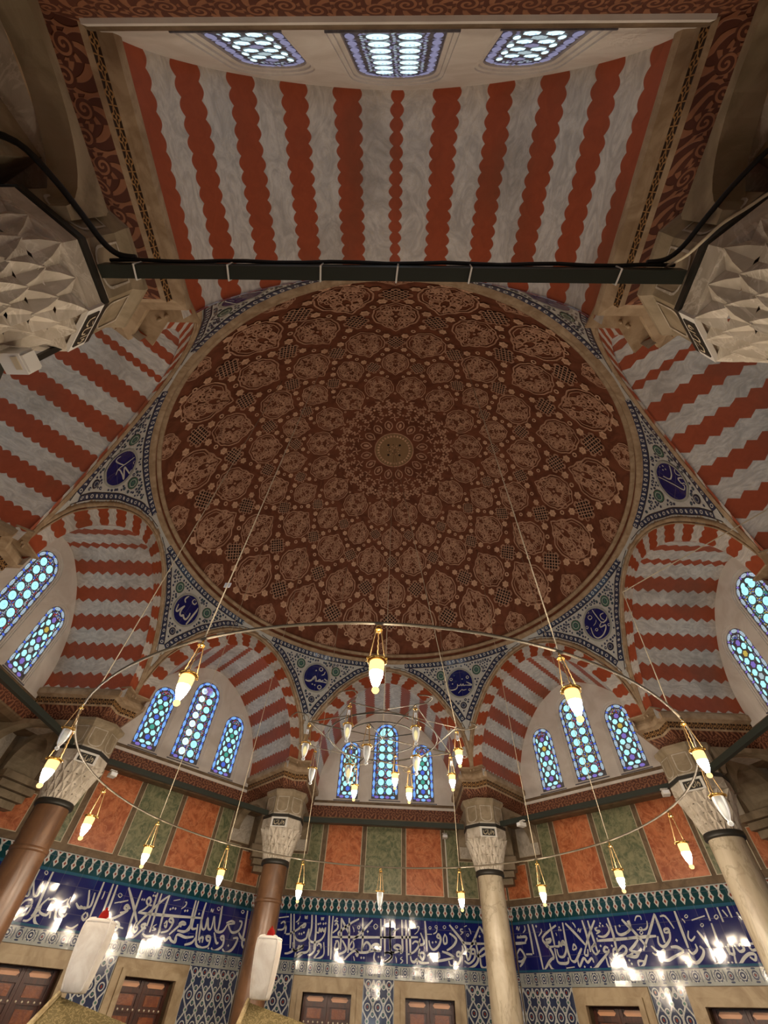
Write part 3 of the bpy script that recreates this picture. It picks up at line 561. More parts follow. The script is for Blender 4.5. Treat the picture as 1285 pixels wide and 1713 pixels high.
STROKES = {135: S135, 90: S90, 45: S45, 180: S90, 0: S90, 225: S45, 270: S90, 315: S135}
SHORT = {90: 'far', 45: 'far right', 0: 'right', 315: 'near right', 270: 'near', 225: 'near left', 180: 'left', 135: 'far left'}
for a in ANG:
    f = frame(a); t_ = (math.sin(R(a)), -math.cos(R(a)))
    uvw = lambda v, t_=t_: (v[0]*t_[0]+v[1]*t_[1]+20, v[2]-H+.54)
    mb = MB()
    mb.box((-2.62, AW, .643), (2.62, AW+.35, 3.25), fn=f)
    mb.box((-2.62, AW, -H), (2.62, AW+.35, -1.15), fn=f)
    for u0, u1 in ((-2.62, -1.30), (-.46, .46), (1.30, 2.62)): mb.box((u0, AW, -1.15), (u1, AW+.35, .643), fn=f)
    for u0, u1 in ((-1.30, -.46), (.46, 1.30)): mb.box((u0, AW, .40), (u1, AW+.35, .643), fn=f)
    mb.box((-2.45, AW-.03, 1.628), (2.45, AW, 1.66), fn=f); mb.box((-2.45, AW-.018, 1.66), (2.45, AW, 1.70), fn=f)
    w = structure(mb.build('wall_'+SIDE[a], M['wallstone']))
    # inlaid marble panels
    def panel(kind, pts, mname, lab):
        b = MB(); n = len(pts)
        b.add([f(u, AW-.012, z) for u, z in pts]+[f(u, AW, z) for u, z in pts], [tuple(range(n))]+[(k, (k+1) % n, (k+1) % n+n, k+n) for k in range(n)], 0)
        cx = sum(p[0] for p in pts)/n; b.ribbon(pts, .016, lambda x, z: f(x, AW-.015, z), 1, taper=False, closed=True)
        tag(b.build('marble_panel', [M[mname], M['edge']], w), lab)
    rect = lambda u0, u1, z0, z1: [(u0, z0), (u1, z0), (u1, z1), (u0, z1)]
    panel('r', rect(-1.19, -.455, 1.725, 2.87), 'redpanel', 'orange red marble panel')
    panel('g', rect(-.355, .385, 1.725, 2.87), 'greenpanel', 'green marble panel')
    panel('r', rect(.48, 1.22, 1.725, 2.87), 'redpanel', 'orange red marble panel')
    for s in (-1, 1):
        L = [(1.30, 1.725), (1.90, 1.725), (1.90, 2.28), (1.56, 2.28), (1.56, 2.87), (1.30, 2.87)]
        panel('g', [(s*u, z) for u, z in (L if s > 0 else L[::-1])], 'greenpanel', 'stepped green marble panel')
        L = rect(1.60, 2.06, 2.33, 2.87); panel('x', [(s*u, z) for u, z in (L if s > 0 else L[::-1])], 'greystone', 'grey stone panel')
        L = rect(1.97, 2.45, 1.725, 2.22); panel('r', [(s*u, z) for u, z in (L if s > 0 else L[::-1])], 'redpanel', 'orange red marble panel')
    b, ms = lozenge_frieze(f); b.uvw = uvw; tag(b.build('lozenge_frieze', ms, w), 'teal tile frieze of white lozenges')
    b = MB(); b.box((-2.46, AW-.012, .80), (2.46, AW, 1.378), 0, f); b.uvw = uvw
    cb = tag(b.build('calligraphy_band', M['tileblue'], w), 'cobalt tile band with white calligraphy')
    b = MB(); strokes(STROKES[a], lambda x, z, f=f: f(max(-2.45, min(2.45, x)), AW-.016, max(.805, min(1.372, z))), b); b.uvw = uvw
    tag(b.build('lettering', M['tilewhite'], cb), 'white calligraphic lettering')
    b, ms = ring_border(f); b.uvw = uvw; b.build('tile_border', ms, w)
    for u0, u1 in ((-2.46, -1.50), (-.27, .27), (1.50, 2.46)):
        b, ms = lattice_panel(f, u0, u1); b.uvw = uvw; tag(b.build('tile_panel', ms, w), 'navy and white interlace tile panel')
    for uc, hw in WIN:
        b = MB()
        for (o0, o1, n0) in ((.61, .50, AW-.05), (.50, .42, AW-.085)):
            zt0, zt1 = (.59, .49) if o0 > .55 else (.49, .405)
            b.box((uc-o0, n0, -1.35), (uc-o1, AW+.02, zt0), fn=f); b.box((uc+o1, n0, -1.35), (uc+o0, AW+.02, zt0), fn=f)
            b.box((uc-o1, n0, zt1), (uc+o1, AW+.02, zt0), fn=f)
        b.box((uc-.61, AW-.08, -1.36), (uc+.61, AW+.02, -1.15), fn=f)
        b.build('window_surround', M['frame'], w)
    for uc, hw in WIN: lower_window(a, uc, hw, f, a in (225, 270, 315))

# ---------------------------------------------------------------- lunettes with stained glass windows
def arch_outline(hw, z0, z1, k=12):
    zs = z1-hw*1.12; pts = [(-hw, z0), (hw, z0)]
    for i in range(k+1):
        t = PI*i/k; pts.append((hw*math.cos(t), zs+(z1-zs)*math.sin(t)**.9))
    return pts
def inside_arch(x, y, hw, z0, z1, m):
    h = hw-m
    if h <= 0 or y < z0+m or abs(x) > h: return False
    zs = z1-hw*1.12; ht = z1-m-zs
    if y <= zs: return True
    if y > z1-m: return False
    return (x/h)**2+((y-zs)/ht)**2 < 1
PAL = ['violet', 'blue', 'green', 'milk', 'red', 'yellow', 'mauve', 'sky']
GN = ['cyan', 'pale', 'sky', 'blue', 'violet', 'green', 'red', 'yellow', 'milk', 'mauve']
GI = {k: i for i, k in enumerate(GN)}
STY = {90: dict(disc='cyan', cap='sky', x='blue', dots=['blue', 'sky', 'milk', 'green', 'red', 'mauve']),
       135: dict(disc='cyan', cap='sky', x='blue', dots=['blue', 'violet', 'milk', 'green', 'red', 'mauve']),
       45: dict(disc='cyan', cap='milk', x='blue', dots=['mauve', 'milk', 'yellow', 'red', 'blue', 'mauve']),
       180: dict(disc='cyan', cap='milk', x='blue', dots=['mauve', 'milk', 'red', 'mauve', 'blue', 'milk']),
       0: dict(disc='cyan', cap='milk', x='violet', dots=['mauve', 'milk', 'yellow', 'green', 'blue', 'milk']),
       270: dict(disc='pale', cap='mauve', x='mauve', dots=['mauve', 'milk', 'mauve', 'mauve', 'mauve', 'milk'], star=['mauve', 'milk', 'mauve', 'milk']),
       225: dict(disc='cyan', cap='milk', x='blue', dots=['mauve', 'milk']), 315: dict(disc='cyan', cap='milk', x='blue', dots=['mauve', 'milk'])}
NG = AL+.045
def glass_window(a, uc, hw, z0, z1, centre):
    NWIN[0] += 1; f = frame(a); st = STY[a]; rnd = random.Random(a*7+int(uc*100))
    out = arch_outline(hw, z0, z1)
    b = MB(); n = len(out)
    b.add([f(uc+x, NG, z) for x, z in out]+[f(uc+x, NG+.03, z) for x, z in out], [tuple(range(n)), tuple(range(2*n-1, n-1, -1))]+[(k, (k+1) % n, (k+1) % n+n, k+n) for k in range(n)])
    b.box((uc-hw-.05, AL-.012, z0-.05), (uc+hw+.05, NG, z0-.035), 0, f)
    root = structure(b.build('window_%d' % NWIN[0], M['lattice']))
    g = MB(); P = lambda x, z: f(uc+x, NG-.006, z); Q = lambda x, z: f(uc+x, NG-.010, z)
    # border of long rounded panes
    m = .042; zs = z1-hw*1.12
    path = [(-(hw-m), z0+m+.02+i*.01) for i in range(int((zs-z0-m-.02)/.01))]
    for i in range(41):
        t = PI-PI*i/40; path.append(((hw-m)*math.cos(t), zs+(z1-zs-m)*max(0, math.sin(t))**.9))
    path += [(hw-m, zs-i*.01) for i in range(int((zs-z0-m-.02)/.01))]
    L = arc_uv(path); tot = L[-1]; nn = max(6, round(tot/.165)); stp = tot/nn
    def at(s):
        for i in range(len(L)-1):
            if L[i+1] >= s:
                q = (s-L[i])/max(1e-6, L[i+1]-L[i]); p0, p1 = path[i], path[i+1]
                return p0[0]+(p1[0]-p0[0])*q, p0[1]+(p1[1]-p0[1])*q, math.atan2(p1[1]-p0[1], p1[0]-p0[0])
        return path[-1][0], path[-1][1], -PI/2
    for i in range(nn):
        x, y, r = at((i+.5)*stp); g.disc(x, y, stp*.40, .029, P, 10, GI[st['cap']], r)
        for k in (-1, 0, 1): g.disc(x+math.cos(r)*k*stp*.22, y+math.sin(r)*k*stp*.22, .009, .009, Q, 5, GI[st['x']])
        x, y, r = at(i*stp+.002); g.disc(x, y, .02, .034, P, 4, GI[st['x']], r)
    nb = max(2, round(2*(hw-.06)/.13))
    for i in range(nb): g.disc(-(hw-.06)+(i+.5)*2*(hw-.06)/nb, z0+m, .05, .027, P, 8, GI[st['cap'] if i % 2 or a == 270 else 'violet'])
    placed = []; im = .085
    def put(x, y, rx, ry, c, k=10, rot=0):
        g.disc(x, y, rx, ry, P, k, GI[c], rot); placed.append((x, y, max(rx, ry)+.012))
    if centre:
        r = .068; dx = .093; y = z0+.16; stepy = .176; top = z1-.12; i = 0
        while y < top-.06:
            for s in (-1, 1):
                if inside_arch(s*dx, y, hw, z0, z1, im+.03):
                    put(s*dx, y, r, r, 'pale' if (a == 135 and s < 0) else st['disc'], 14)
                    g.ring(s*dx, y, .028, .032, Q, 10, GI['sky']); g.disc(s*dx, y+.004, .008, .012, Q, 5, GI['sky'])
            y += stepy; i += 1
        if a == 135:
            g.disc(0, z1-.20, .115, .095, P, 14, GI['violet']); placed.append((0, z1-.2, .12))
            for q in (-.06, -.03, .0, .03, .055): g.ribbon([(q, z1-.24), (q+.012, z1-.19), (q-.004, z1-.165)], .01, Q, GI['red'])
        elif a in (90, 0):
            for s in (-1, 1): put(s*.07, z1-.155, .058, .042, st['disc'], 10, -s*.6)
    else:
        y = z0+.14; i = 0; dx = .064; r = .052
        for s in (-1, 1): put(s*dx, z0+.108, r, .030, st['disc'], 8)
        y = z0+.20
        while y < z1-.16:
            sc = st['star'][i % 4] if 'star' in st else ['blue', 'green', 'blue', 'green'][i % 4] if a in (90, 135) else ['violet', 'milk', 'violet', 'yellow'][i % 4]
            for k in range(6): g.disc(.034*math.cos(k*PI/3+PI/6), y+.034*math.sin(k*PI/3+PI/6), .017, .024, P, 4, GI[sc], k*PI/3+PI/6)
            g.disc(0, y, .026, .026, P, 6, GI[sc]); placed.append((0, y, .064))
            for s in (-1, 1):
                if inside_arch(s*.128, y, hw, z0, z1, im+.012): put(s*.128, y, .022, .05, st['disc'], 8)
            y2 = y+.095
            for s in (-1, 1):
                if inside_arch(s*dx, y2, hw, z0, z1, im+.03): put(s*dx, y2, r, r, st['disc'], 6 if a != 90 else 10, PI/6); g.ring(s*dx, y2, .022, .026, Q, 8, GI['sky'])
            y += .19; i += 1
    # small mosaic between the large panes
    y = z0+im
    while y < z1-im:
        x = -hw
        while x < hw:
            xx, yy = x+rnd.uniform(-.007, .007), y+rnd.uniform(-.007, .007)
            if inside_arch(xx, yy, hw, z0, z1, im+.006) and all((xx-px)**2+(yy-py)**2 > (pr+.006)**2 for px, py, pr in placed):
                g.disc(xx, yy, .0120, .0120, P, 5, GI[rnd.choice(st['dots'])])
            x += .027
        y += .027
    g.build('stained_glass', [M['g_'+k] for k in GN], root)

WINS = [(0, .295, 3.22, 4.84, True), (-.83, .238, 3.20, 4.39, False), (.85, .238, 3.20, 4.39, False)]
for a in ANG:
    f = frame(a); b = MB()
    outer = [(-1.53, 3.05), (1.53, 3.05)]+[(u, z) for u, z in PBS[::-1]]
    holes = [[(uc+x, z) for x, z in arch_outline(hw+.055, z0-.03, z1+.06)] for uc, hw, z0, z1, c in WINS]
    holes2 = [[(uc+x, z) for x, z in arch_outline(hw+.03, z0-.012, z1+.033)] for uc, hw, z0, z1, c in WINS]
    holes3 = [[(uc+x, z) for x, z in arch_outline(hw, z0, z1)] for uc, hw, z0, z1, c in WINS]
    b.poly([outer]+[h[::-1] for h in holes], lambda x, z: f(x, AL, z))
    for h, h2, h3 in zip(holes, holes2, holes3):
        n = len(h)
        for A_, B_, n0, n1 in ((h, h, AL, AL+.010), (h, h2, AL+.010, AL+.014), (h2, h2, AL+.014, AL+.026), (h2, h3, AL+.026, AL+.030), (h3, h3, AL+.030, NG+.01)):
            b.add([f(x, n0, z) for x, z in A_]+[f(x, n1, z) for x, z in B_], [(k, (k+1) % n, (k+1) % n+n, k+n) for k in range(n)])
    n = len(outer)
    b.add([f(x, AL, z) for x, z in outer]+[f(x, AL+.25, z) for x, z in outer], [(k, (k+1) % n, (k+1) % n+n, k+n) for k in range(n)])
    lw = structure(b.build('wall_lunette_'+SIDE[a], M['plaster']))
    # carved ledge the lunette stands on
    b = MB(); prof = [(AL+.16, 2.80), (AL+.06, 2.84), (AL+.045, 2.86), (AL+.015, 3.085), (AL-.008, 3.10), (AL-.010, 3.13), (AL+.0, 3.145), (AL+.05, 3.15)]
    for i in range(len(prof)-1):
        (n0, z0), (n1, z1) = prof[i], prof[i+1]
        b.add([f(-2.1, n0, z0), f(2.1, n0, z0), f(2.1, n1, z1), f(-2.1, n1, z1)], [(0, 1, 2, 3)], 0 if i == 2 else 1, False, [(0, 0), (4.2, 0), (4.2, abs(z1-z0)), (0, abs(z1-z0))])
    b.add([f(-2.1, AL+.16, 2.80), f(2.1, AL+.16, 2.80), f(2.1, AW+.1, 2.80), f(-2.1, AW+.1, 2.80)], [(0, 1, 2, 3)], 1)
    b.build('carved_ledge', [M['ledge'], M['wallstone']], lw)
    for uc, hw, z0, z1, c in WINS: glass_window(a, uc, hw, z0, z1, c)

# ---------------------------------------------------------------- vaults and arch rings
for a in ANG:
    f = frame(a); b = MB(); n = len(PBS); L = arc_uv(PBS); mid = L[n//2]
    NV = 8; vs_ = []; uv = []
    for j in range(NV+1):
        d = AF-.001+(AL+.02-AF)*j/NV
        for i, (u, z) in enumerate(PBS): vs_.append(f(u, d, z)); uv.append((d, L[i]-mid))
    b.add(vs_, [(j*n+i, j*n+i+1, (j+1)*n+i+1, (j+1)*n+i) for j in range(NV) for i in range(n-1)], 0, True, uv)
    v = structure(b.build('ceiling_vault_'+SIDE[a], M['vault'] if a in (270, 225, 135, 90, 45) else M['vaultz']))
    # front ring
    b = MB(); m = len(POS); LO = arc_uv(POS); mo = LO[m//2]; vs_ = []; uv = []
    for i, (u, z) in enumerate(POS):
        q = i/(m-1)*(n-1); k = min(n-2, int(q)); fr_ = q-k
        iu, iz = PBS[k][0]+(PBS[k+1][0]-PBS[k][0])*fr_, PBS[k][1]+(PBS[k+1][1]-PBS[k][1])*fr_
        dd = math.hypot(u-iu, z-iz); iu *= .988; iz = max(3.366, iz-.012)
        vs_ += [f(iu, AF-.002, iz), f(u, AF-.002, z)]; uv += [(0, LO[i]-mo), (dd, LO[i]-mo)]
    b.add(vs_, [(2*i, 2*i+2, 2*i+3, 2*i+1) for i in range(m-1)], 0, False, uv)
    b.build('arch_ring', M['ring'], v)
    b = MB(); b.tube([f(u, AF-.006, z+.012) for u, z in POS], .040, 6)
    b.tube([f(u*.975, AF-.012, z-.045) for u, z in POS], .014, 5)
    b.build('arch_moulding', M['mould'], v)
    b = MB(); b.tube([f(u, AF+.01, z) for u, z in PBS], .022, 5); b.build('intrados_roll', M['vault'], v) if False else None

# ---------------------------------------------------------------- pier cornices
UW, AFC = 1.46, 4.26
def line_isect(p, d, q, e):
    den = d[0]*e[1]-d[1]*e[0]; t = ((q[0]-p[0])*e[1]-(q[1]-p[1])*e[0])/den
    return (p[0]+d[0]*t, p[1]+d[1]*t)
PROF = [(.30, 2.80), (.27, 2.86), (.24, 2.88), (.10, 3.08), (.075, 3.10), (.075, 3.19), (.055, 3.20), (.0, 3.215), (-.005, 3.26), (.0, 3.30), (.03, 3.31), (.05, 3.36), (.09, 3.37)]
PM = [1, 1, 0, 1, 2, 1, 1, 1, 1, 1, 1, 1]
for c in [22.5+45*i for i in range(8)]:
    a1, a2 = (c+22.5) % 360, (c-22.5) % 360
    f1, f2 = frame(a1), frame(a2)
    base = [f1(UW, AL+.1, 0), f1(UW, AFC, 0), pol(c, AFC/math.cos(R(22.5)), 0), f2(-UW, AFC, 0), f2(-UW, AL+.1, 0)]
    base = [(p[0], p[1]) for p in base]; cx, cy = pol(c, 5.3)[:2]
    def offset(d):
        segs = []
        for p, q in zip(base, base[1:]):
            dx, dy = q[0]-p[0], q[1]-p[1]; l = math.hypot(dx, dy); nx, ny = -dy/l, dx/l
            if (cx-p[0])*nx+(cy-p[1])*ny < 0: nx, ny = -nx, -ny
            segs.append(((p[0]+nx*d, p[1]+ny*d), (dx, dy), (q[0]+nx*d, q[1]+ny*d)))
        o = [segs[0][0]]
        for s0, s1 in zip(segs, segs[1:]): o.append(line_isect(s0[0], s0[1], s1[0], s1[1]))
        o.append(segs[-1][2]); return o
    b = MB(); rows = [[(x, y, z+H) for x, y in offset(d)] for d, z in PROF]
    LL = [0]
    for p, q in zip(base, base[1:]): LL.append(LL[-1]+math.hypot(q[0]-p[0], q[1]-p[1]))
    hv = 0
    for i in range(len(rows)-1):
        dv = math.dist(PROF[i], PROF[i+1])
        for k in range(4):
            b.add([rows[i][k], rows[i][k+1], rows[i+1][k+1], rows[i+1][k]], [(0, 1, 2, 3)], PM[i], False, [(LL[k], hv), (LL[k+1], hv), (LL[k+1], hv+dv), (LL[k], hv+dv)])
        hv += dv
    b.add(rows[0], [tuple(range(5))], 3)
    cap = [f1(1.53, AF+.25, 3.362), f1(1.46, AF-.062, 3.362), pol(c, (AF-.062)/math.cos(R(22.5)), 3.362), f2(-1.46, AF-.062, 3.362), f2(-1.53, AF+.25, 3.362), pol(c, (AF+.25)/math.cos(R(22.5)), 3.362)]
    b.add(cap+[p+Vector((0, 0, .02)) for p in map(Vector, cap)], [tuple(range(6)), tuple(range(11, 5, -1))]+[(q, (q+1) % 6, (q+1) % 6+6, q+6) for q in range(6)], 1)
    tr = structure(b.build('trim_cornice', [M['carved'], M['mould'], M['bead'], M['greystone']]))
    # arched bracket that ties the column to the corner of the wall
    e = MB(); u_ = Vector((math.cos(R(c)), math.sin(R(c)), 0)); w_ = Vector((-u_.y, u_.x, 0))
    pr = [(5.40, 2.36)]+[(5.86-.40*math.cos(PI*i/14), 2.36+.40*math.sin(PI*i/14)) for i in range(15)]+[(6.27, 2.1), (6.5, 2.1), (6.5, 2.84), (5.40, 2.84)]
    k = len(pr); V_ = [u_*r+w_*s+Vector((0, 0, z+H)) for s in (-.27, .27) for r, z in pr]
    e.add(V_, [tuple(range(k)), tuple(range(2*k-1, k-1, -1))]+[(i, (i+1) % k, (i+1) % k+k, i+k) for i in range(k)])
    for j in range(4):
        hw = .34-.05*j; zt = 2.30-.1*j
        V_ = [u_*r+w_*s+Vector((0, 0, z+H)) for z in (zt-.09, zt) for r, s in ((6.02+.06*j, -hw), (6.02+.06*j, hw), (6.5, hw), (6.5, -hw))]
        e.add(V_, [(0, 1, 2, 3), (4, 7, 6, 5), (0, 4, 5, 1), (1, 5, 6, 2), (2, 6, 7, 3), (3, 7, 4, 0)])
    for fq, sg in ((f1, 1), (f2, -1)):          # arched side faces between the column and the wall
        pr = [(4.84, 2.52)]+[(5.42-.52*math.cos(PI*i/18), 2.52+.29*math.sin(PI*i/18)) for i in range(19)]+[(5.99, 2.52), (5.99, 2.87), (4.84, 2.87)]
        k = len(pr); e.add([fq(sg*uu, n_, z) for uu in (1.60, 1.76) for n_, z in pr], [tuple(range(k)), tuple(range(2*k-1, k-1, -1))]+[(i, (i+1) % k, (i+1) % k+k, i+k) for i in range(k)])
    e.build('bracket', M['impost'], tr)

# ---------------------------------------------------------------- pendentives with calligraphic medallions
MWHO = {}
EDGE = []
for i in range(61):
    th = -22.5+45*i/60; k = 22.5 if th > 0 else -22.5
    EDGE.append((-R(th)*4.35, zb(AF*math.tan(R(th-k)))))
def darch(x, z): return min(math.hypot(x-ex, z-ez) for ex, ez in EDGE)
def infield(x, z, m, mt=None): return z < 5.60-(mt if mt is not None else m) and z > interp_edge(x) and darch(x, z) > m
def interp_edge(x):
    th = -x/4.35; k = R(22.5) if th > 0 else -R(22.5)
    return zb(AF*math.tan(th-k))
for c in [22.5+45*i for i in range(8)]:
    rnd = random.Random(int(c))
    F = lambda off: (lambda x, z: S(c-math.degrees(x/4.35), z, off))
    uvw = lambda v, c=c: (((math.degrees(math.atan2(v[1], v[0]))-c+180) % 360-180)*-.0759+20, v[2])
    b = MB(); NU, NV = 64, 24
    b.grid(lambda s, t: S(c-22.5+45*s if 0 < s < 1 else c-22.4999+44.9998*s, (lambda z0: ZT-(ZT-z0)*(1-t)**2)(interp_edge(-R(-22.5+45*s)*4.35))), NU, NV)
    root = structure(b.build('wall_pendentive', M['mould']))
    b = MB()
    # white ground: cells of the triangle
    g = .045; x = -1.75
    cells = {}
    def vert(i, j):
        return (-1.755+i*g, 3.9+j*g)
    okc = [(i, j) for i in range(79) for j in range(40) if infield(-1.755+(i+.5)*g, 3.9+(j+.5)*g, .062, .015)]
    idx = {}; vs_ = []; fs = []
    for i, j in okc:
        q = []
        for di, dj in ((0, 0), (1, 0), (1, 1), (0, 1)):
            if (i+di, j+dj) not in idx: idx[(i+di, j+dj)] = len(vs_); vs_.append(F(.006)(*vert(i+di, j+dj)))
            q.append(idx[(i+di, j+dj)])
        fs.append(q)
    b.add(vs_, fs, 1)
    # borders: dark band with white blossoms and rings along the three sides
    def motif_path(pts):
        L = arc_uv(pts); s = .05; k = 0
        for i in range(len(L)-1):
            while s < L[i+1]:
                q = (s-L[i])/(L[i+1]-L[i]); px = pts[i][0]+(pts[i+1][0]-pts[i][0])*q; pz = pts[i][1]+(pts[i+1][1]-pts[i][1])*q
                an = math.atan2(pts[i+1][1]-pts[i][1], pts[i+1][0]-pts[i][0])
                if k % 2: b.disc(px, pz, .020, .034, F(.014), 7, 1, an+.5)
                else: b.ring(px, pz, .016, .030, F(.014), 9, 1)
                s += .098; k += 1
    sides = []
    for s_ in (-1, 1):
        E = [p for p in EDGE if (p[0] <= 0) == (s_ < 0)]
        if s_ > 0: pass
        o = {}
        for off in (.085, .135, .185):
            pts = []
            for i, (x, z) in enumerate(E):
                p0, p1 = E[max(0, i-1)], E[min(len(E)-1, i+1)]; dx, dz = p1[0]-p0[0], p1[1]-p0[1]; l = math.hypot(dx, dz)
                nx, nz = -dz/l, dx/l
                if nz < 0: nx, nz = -nx, -nz
                q = (x+nx*off, z+nz*off)
                if abs(q[0]) < 1.70 and q[1] < 5.585-off*.8 and darch(*q) > off-.012 and (q[0] < 0) == (s_ < 0): pts.append(q)
            o[off] = pts
        if len(o[.135]) > 2:
            sm = lambda p: smooth_line(p, 3)
            b.ribbon(sm(o[.135]), .098, F(.010), 0, taper=False); b.ribbon(sm(o[.185]), .012, F(.012), 3, taper=False); b.ribbon(sm(o[.085]), .012, F(.012), 3, taper=False)
            motif_path(o[.135])
    tp = [(-1.3+.05*i, 5.535) for i in range(53)]; tp = [p for p in tp if darch(*p) > .10]
    b.ribbon(tp, .09, F(.010), 0, taper=False); b.ribbon([(x, 5.485) for x, z in tp], .012, F(.012), 3, taper=False); motif_path(tp)
    # field: dark rosettes on white with three blue green blossoms
    fl = [(-.43, 5.28, .095, 2), (.43, 5.28, .095, 2), (0, 4.60, .06, 0)]
    for x, z, r, m in fl:
        b.disc(x, z, r, r, F(.012), 12, m); b.ring(x, z, r*.62, r*.72, F(.015), 12, 1)
        for k in range(6): b.disc(x+r*.4*math.cos(k*PI/3), z+r*.4*math.sin(k*PI/3), r*.14, r*.14, F(.015), 5, 0)
        b.ring(x, z, r, r+.012, F(.0125), 12, 3)
    z = 4.2
    row = 0
    while z < 5.5:
        x = -1.4+(row % 2)*.034
        while x < 1.4:
            xx, zz = x+rnd.uniform(-.014, .014), z+rnd.uniform(-.014, .014); r = rnd.choice((.018, .022, .028))
            if math.hypot(xx, zz-5.07) > .335+r and infield(xx, zz, .205+r, .135+r) and all(math.hypot(xx-fx, zz-fz) > fr+r+.015 for fx, fz, fr, m in fl):
                b.disc(xx, zz, r, r*1.12, F(.012), 7, 0, rnd.uniform(0, 3))
                if r > .025: b.disc(xx, zz, r*.4, r*.4, F(.0145), 5, 2 if rnd.random() < .6 else 1)
            x += .068
        z += .056; row += 1
    b.uvw = uvw; tag(b.build('tile_field', [M['tilenavy'], M['tilewhite'], M['tilegreen'], M['domedark']], root), 'blue and white floral tile field')
    # medallion
    b = MB(); n = 40; rr = [0, .1, .2, .285]; vs_ = [F(.016)(0, 5.07)]; fs = []
    for i, r in enumerate(rr[1:]):
        for k in range(n): vs_.append(F(.016)(r*math.cos(2*PI*k/n), 5.07+r*math.sin(2*PI*k/n)))
        for k in range(n):
            if i == 0: fs.append((0, 1+k, 1+(k+1) % n))
            else: fs.append((1+(i-1)*n+k, 1+i*n+k, 1+i*n+(k+1) % n, 1+(i-1)*n+(k+1) % n))
    b.add(vs_, fs, 0)
    b.ring(0, 5.07, .283, .322, F(.018), 40, 1)
    b.uvw = uvw; med = tag(b.build('medallion', [M['tileblue'], M['tilegrey']], root), 'cobalt medallion with a white calligraphic name')
    b = MB()
    def mf(x, z):
        r = math.hypot(x, z)
        if r > .272: x, z = x*.272/r, z*.272/r
        return F(.021)(x, 5.06+z)
    strokes(MEDTXT[c], mf, b); b.uvw = uvw
    b.build('lettering', M['tilewhite'], med)

# ---------------------------------------------------------------- dome ring and dome
b = MB(); N = 144
b.lathe([(4.20, 5.58), (4.11, 5.575), (4.065, 5.60), (4.06, 5.625), (4.075, 5.645)], N, 0, (0, 0, H))
b.lathe([(4.075, 5.645), (4.10, 5.66), (4.10, 5.70), (4.085, 5.715)], N, 1, (0, 0, H))
b.lathe([(4.085, 5.715), (4.035, 5.72), (4.022, 5.745), (4.035, 5.775), (4.10, 5.79)], N, 0, (0, 0, H))
structure(b.build('trim_dome_ring', [M['mould'], M['domebase']]))
def D(th, ph, off=.0):
    r = RS-off; s = math.sin(R(ph)); return Vector((r*s*math.cos(R(th)), r*s*math.sin(R(th)), ZC+r*math.cos(R(ph))+H))
PHM = math.degrees(math.asin(RD/RS))
b = MB(); b.grid(lambda s, t: D(360*s, .01+(PHM-.01)*t), 128, 40, 0)
# relief: ribbons laid on the shell
def onto(thc, phc, off):
    k = math.sin(R(phc))
    return lambda x, y: D(thc+x/max(.05, math.sin(R(min(89, max(1, phc+y))))), phc+y, off)
LEAF = [(0, -1), (.22, -.80), (.48, -.68), (.62, -.50), (.86, -.36), (.95, -.14), (1, .1), (.92, .34), (.90, .5), (.66, .66), (.56, .8), (.26, .88), (0, 1.0)]
LEAF = LEAF+[(-x, y) for x, y in LEAF[-2:0:-1]]
LEAF = smooth_line(LEAF+[LEAF[0]], 2)[:-1]
def leaf_half(y):
    return .98*max(0, 1-abs((y-.08)/1.0)**2.2)**.62
def arabesque(seed, k=15):
    rnd = random.Random(seed); out = []
    for i in range(k):
        y = -.82+1.68*(i+.5)/k; h = leaf_half(y)*.84
        x = rnd.uniform(.08, max(.1, h)); an = rnd.uniform(0, 2*PI); cv = rnd.choice((-1, 1))*rnd.uniform(.55, 1.05); pts = []
        for j in range(11):
            if abs(x) > leaf_half(y)*.86 or x < .015 or abs(y) > .86: break
            pts.append((x, y)); an += cv*(.35+.09*j); x += .085*math.cos(an); y += .075*math.sin(an)
            if j == 5: cv = -cv*.9
        if len(pts) > 3: out.append(pts)
    return out
VAR = [arabesque(s, 44) for s in range(5)]
ROWS = [(22.4, 11.25, 3.9, 4.5, .20), (31.0, 0, 3.35, 4.1, .20), (39.1, 11.25, 4.6, 4.9, .24), (49.3, 0, 4.85, 5.9, .27), (59.2, 11.25, 5.6, 7.2, .30), (67.3, 0, 3.3, 3.6, .22)]
for ri, (ph, o, hx, hy, w) in enumerate(ROWS):
    for k in range(16):
        fn = onto(-90+o+22.5*k, ph, .016)
        P_ = [(x*hx, y*hy) for x, y in LEAF]
        if ri == 5: P_ = [(x, min(y, PHM-ph-.1)) for x, y in P_]
        b.ribbon(P_, w*1.25, fn, 1, closed=True)
        b.ribbon([(x*.86, y*.86) for x, y in P_], w*.7, fn, 1, closed=True)
        for pts in VAR[ri % 5]:
            for s in (-1, 1): b.ribbon([(s*x*hx*.98, y*hy*.98) for x, y in pts], w*1.05, fn, 1)
        for s in (-1, 0, 1): b.disc(0, s*hy*.42, hx*.07, hy*.07, onto(-90+o+22.5*k, ph, .018), 6, 1)
def knot(th, ph, sz, w):
    fn0 = onto(th, ph, .006); fn = onto(th, ph, .018)
    b.disc(0, 0, sz*.95, sz*.95, fn0, 8, 3, PI/8)
    for ang in (PI/4, -PI/4):
        c_, s_ = math.cos(ang), math.sin(ang)
        for q in (-.62, 0, .62):
            L = 1.12 if q == 0 else .92; pts = []
            for i in range(7): t_ = PI*i/6-PI/2; pts.append((L+.17*math.cos(t_)-.17, q+.17*math.sin(t_)))
            for i in range(7): t_ = PI*i/6+PI/2; pts.append((-L+.17*math.cos(t_)+.17, q+.17*math.sin(t_)))
            b.ribbon([((x*c_-y*s_)*sz, (x*s_+y*c_)*sz) for x, y in pts], w, fn, 1, closed=True)
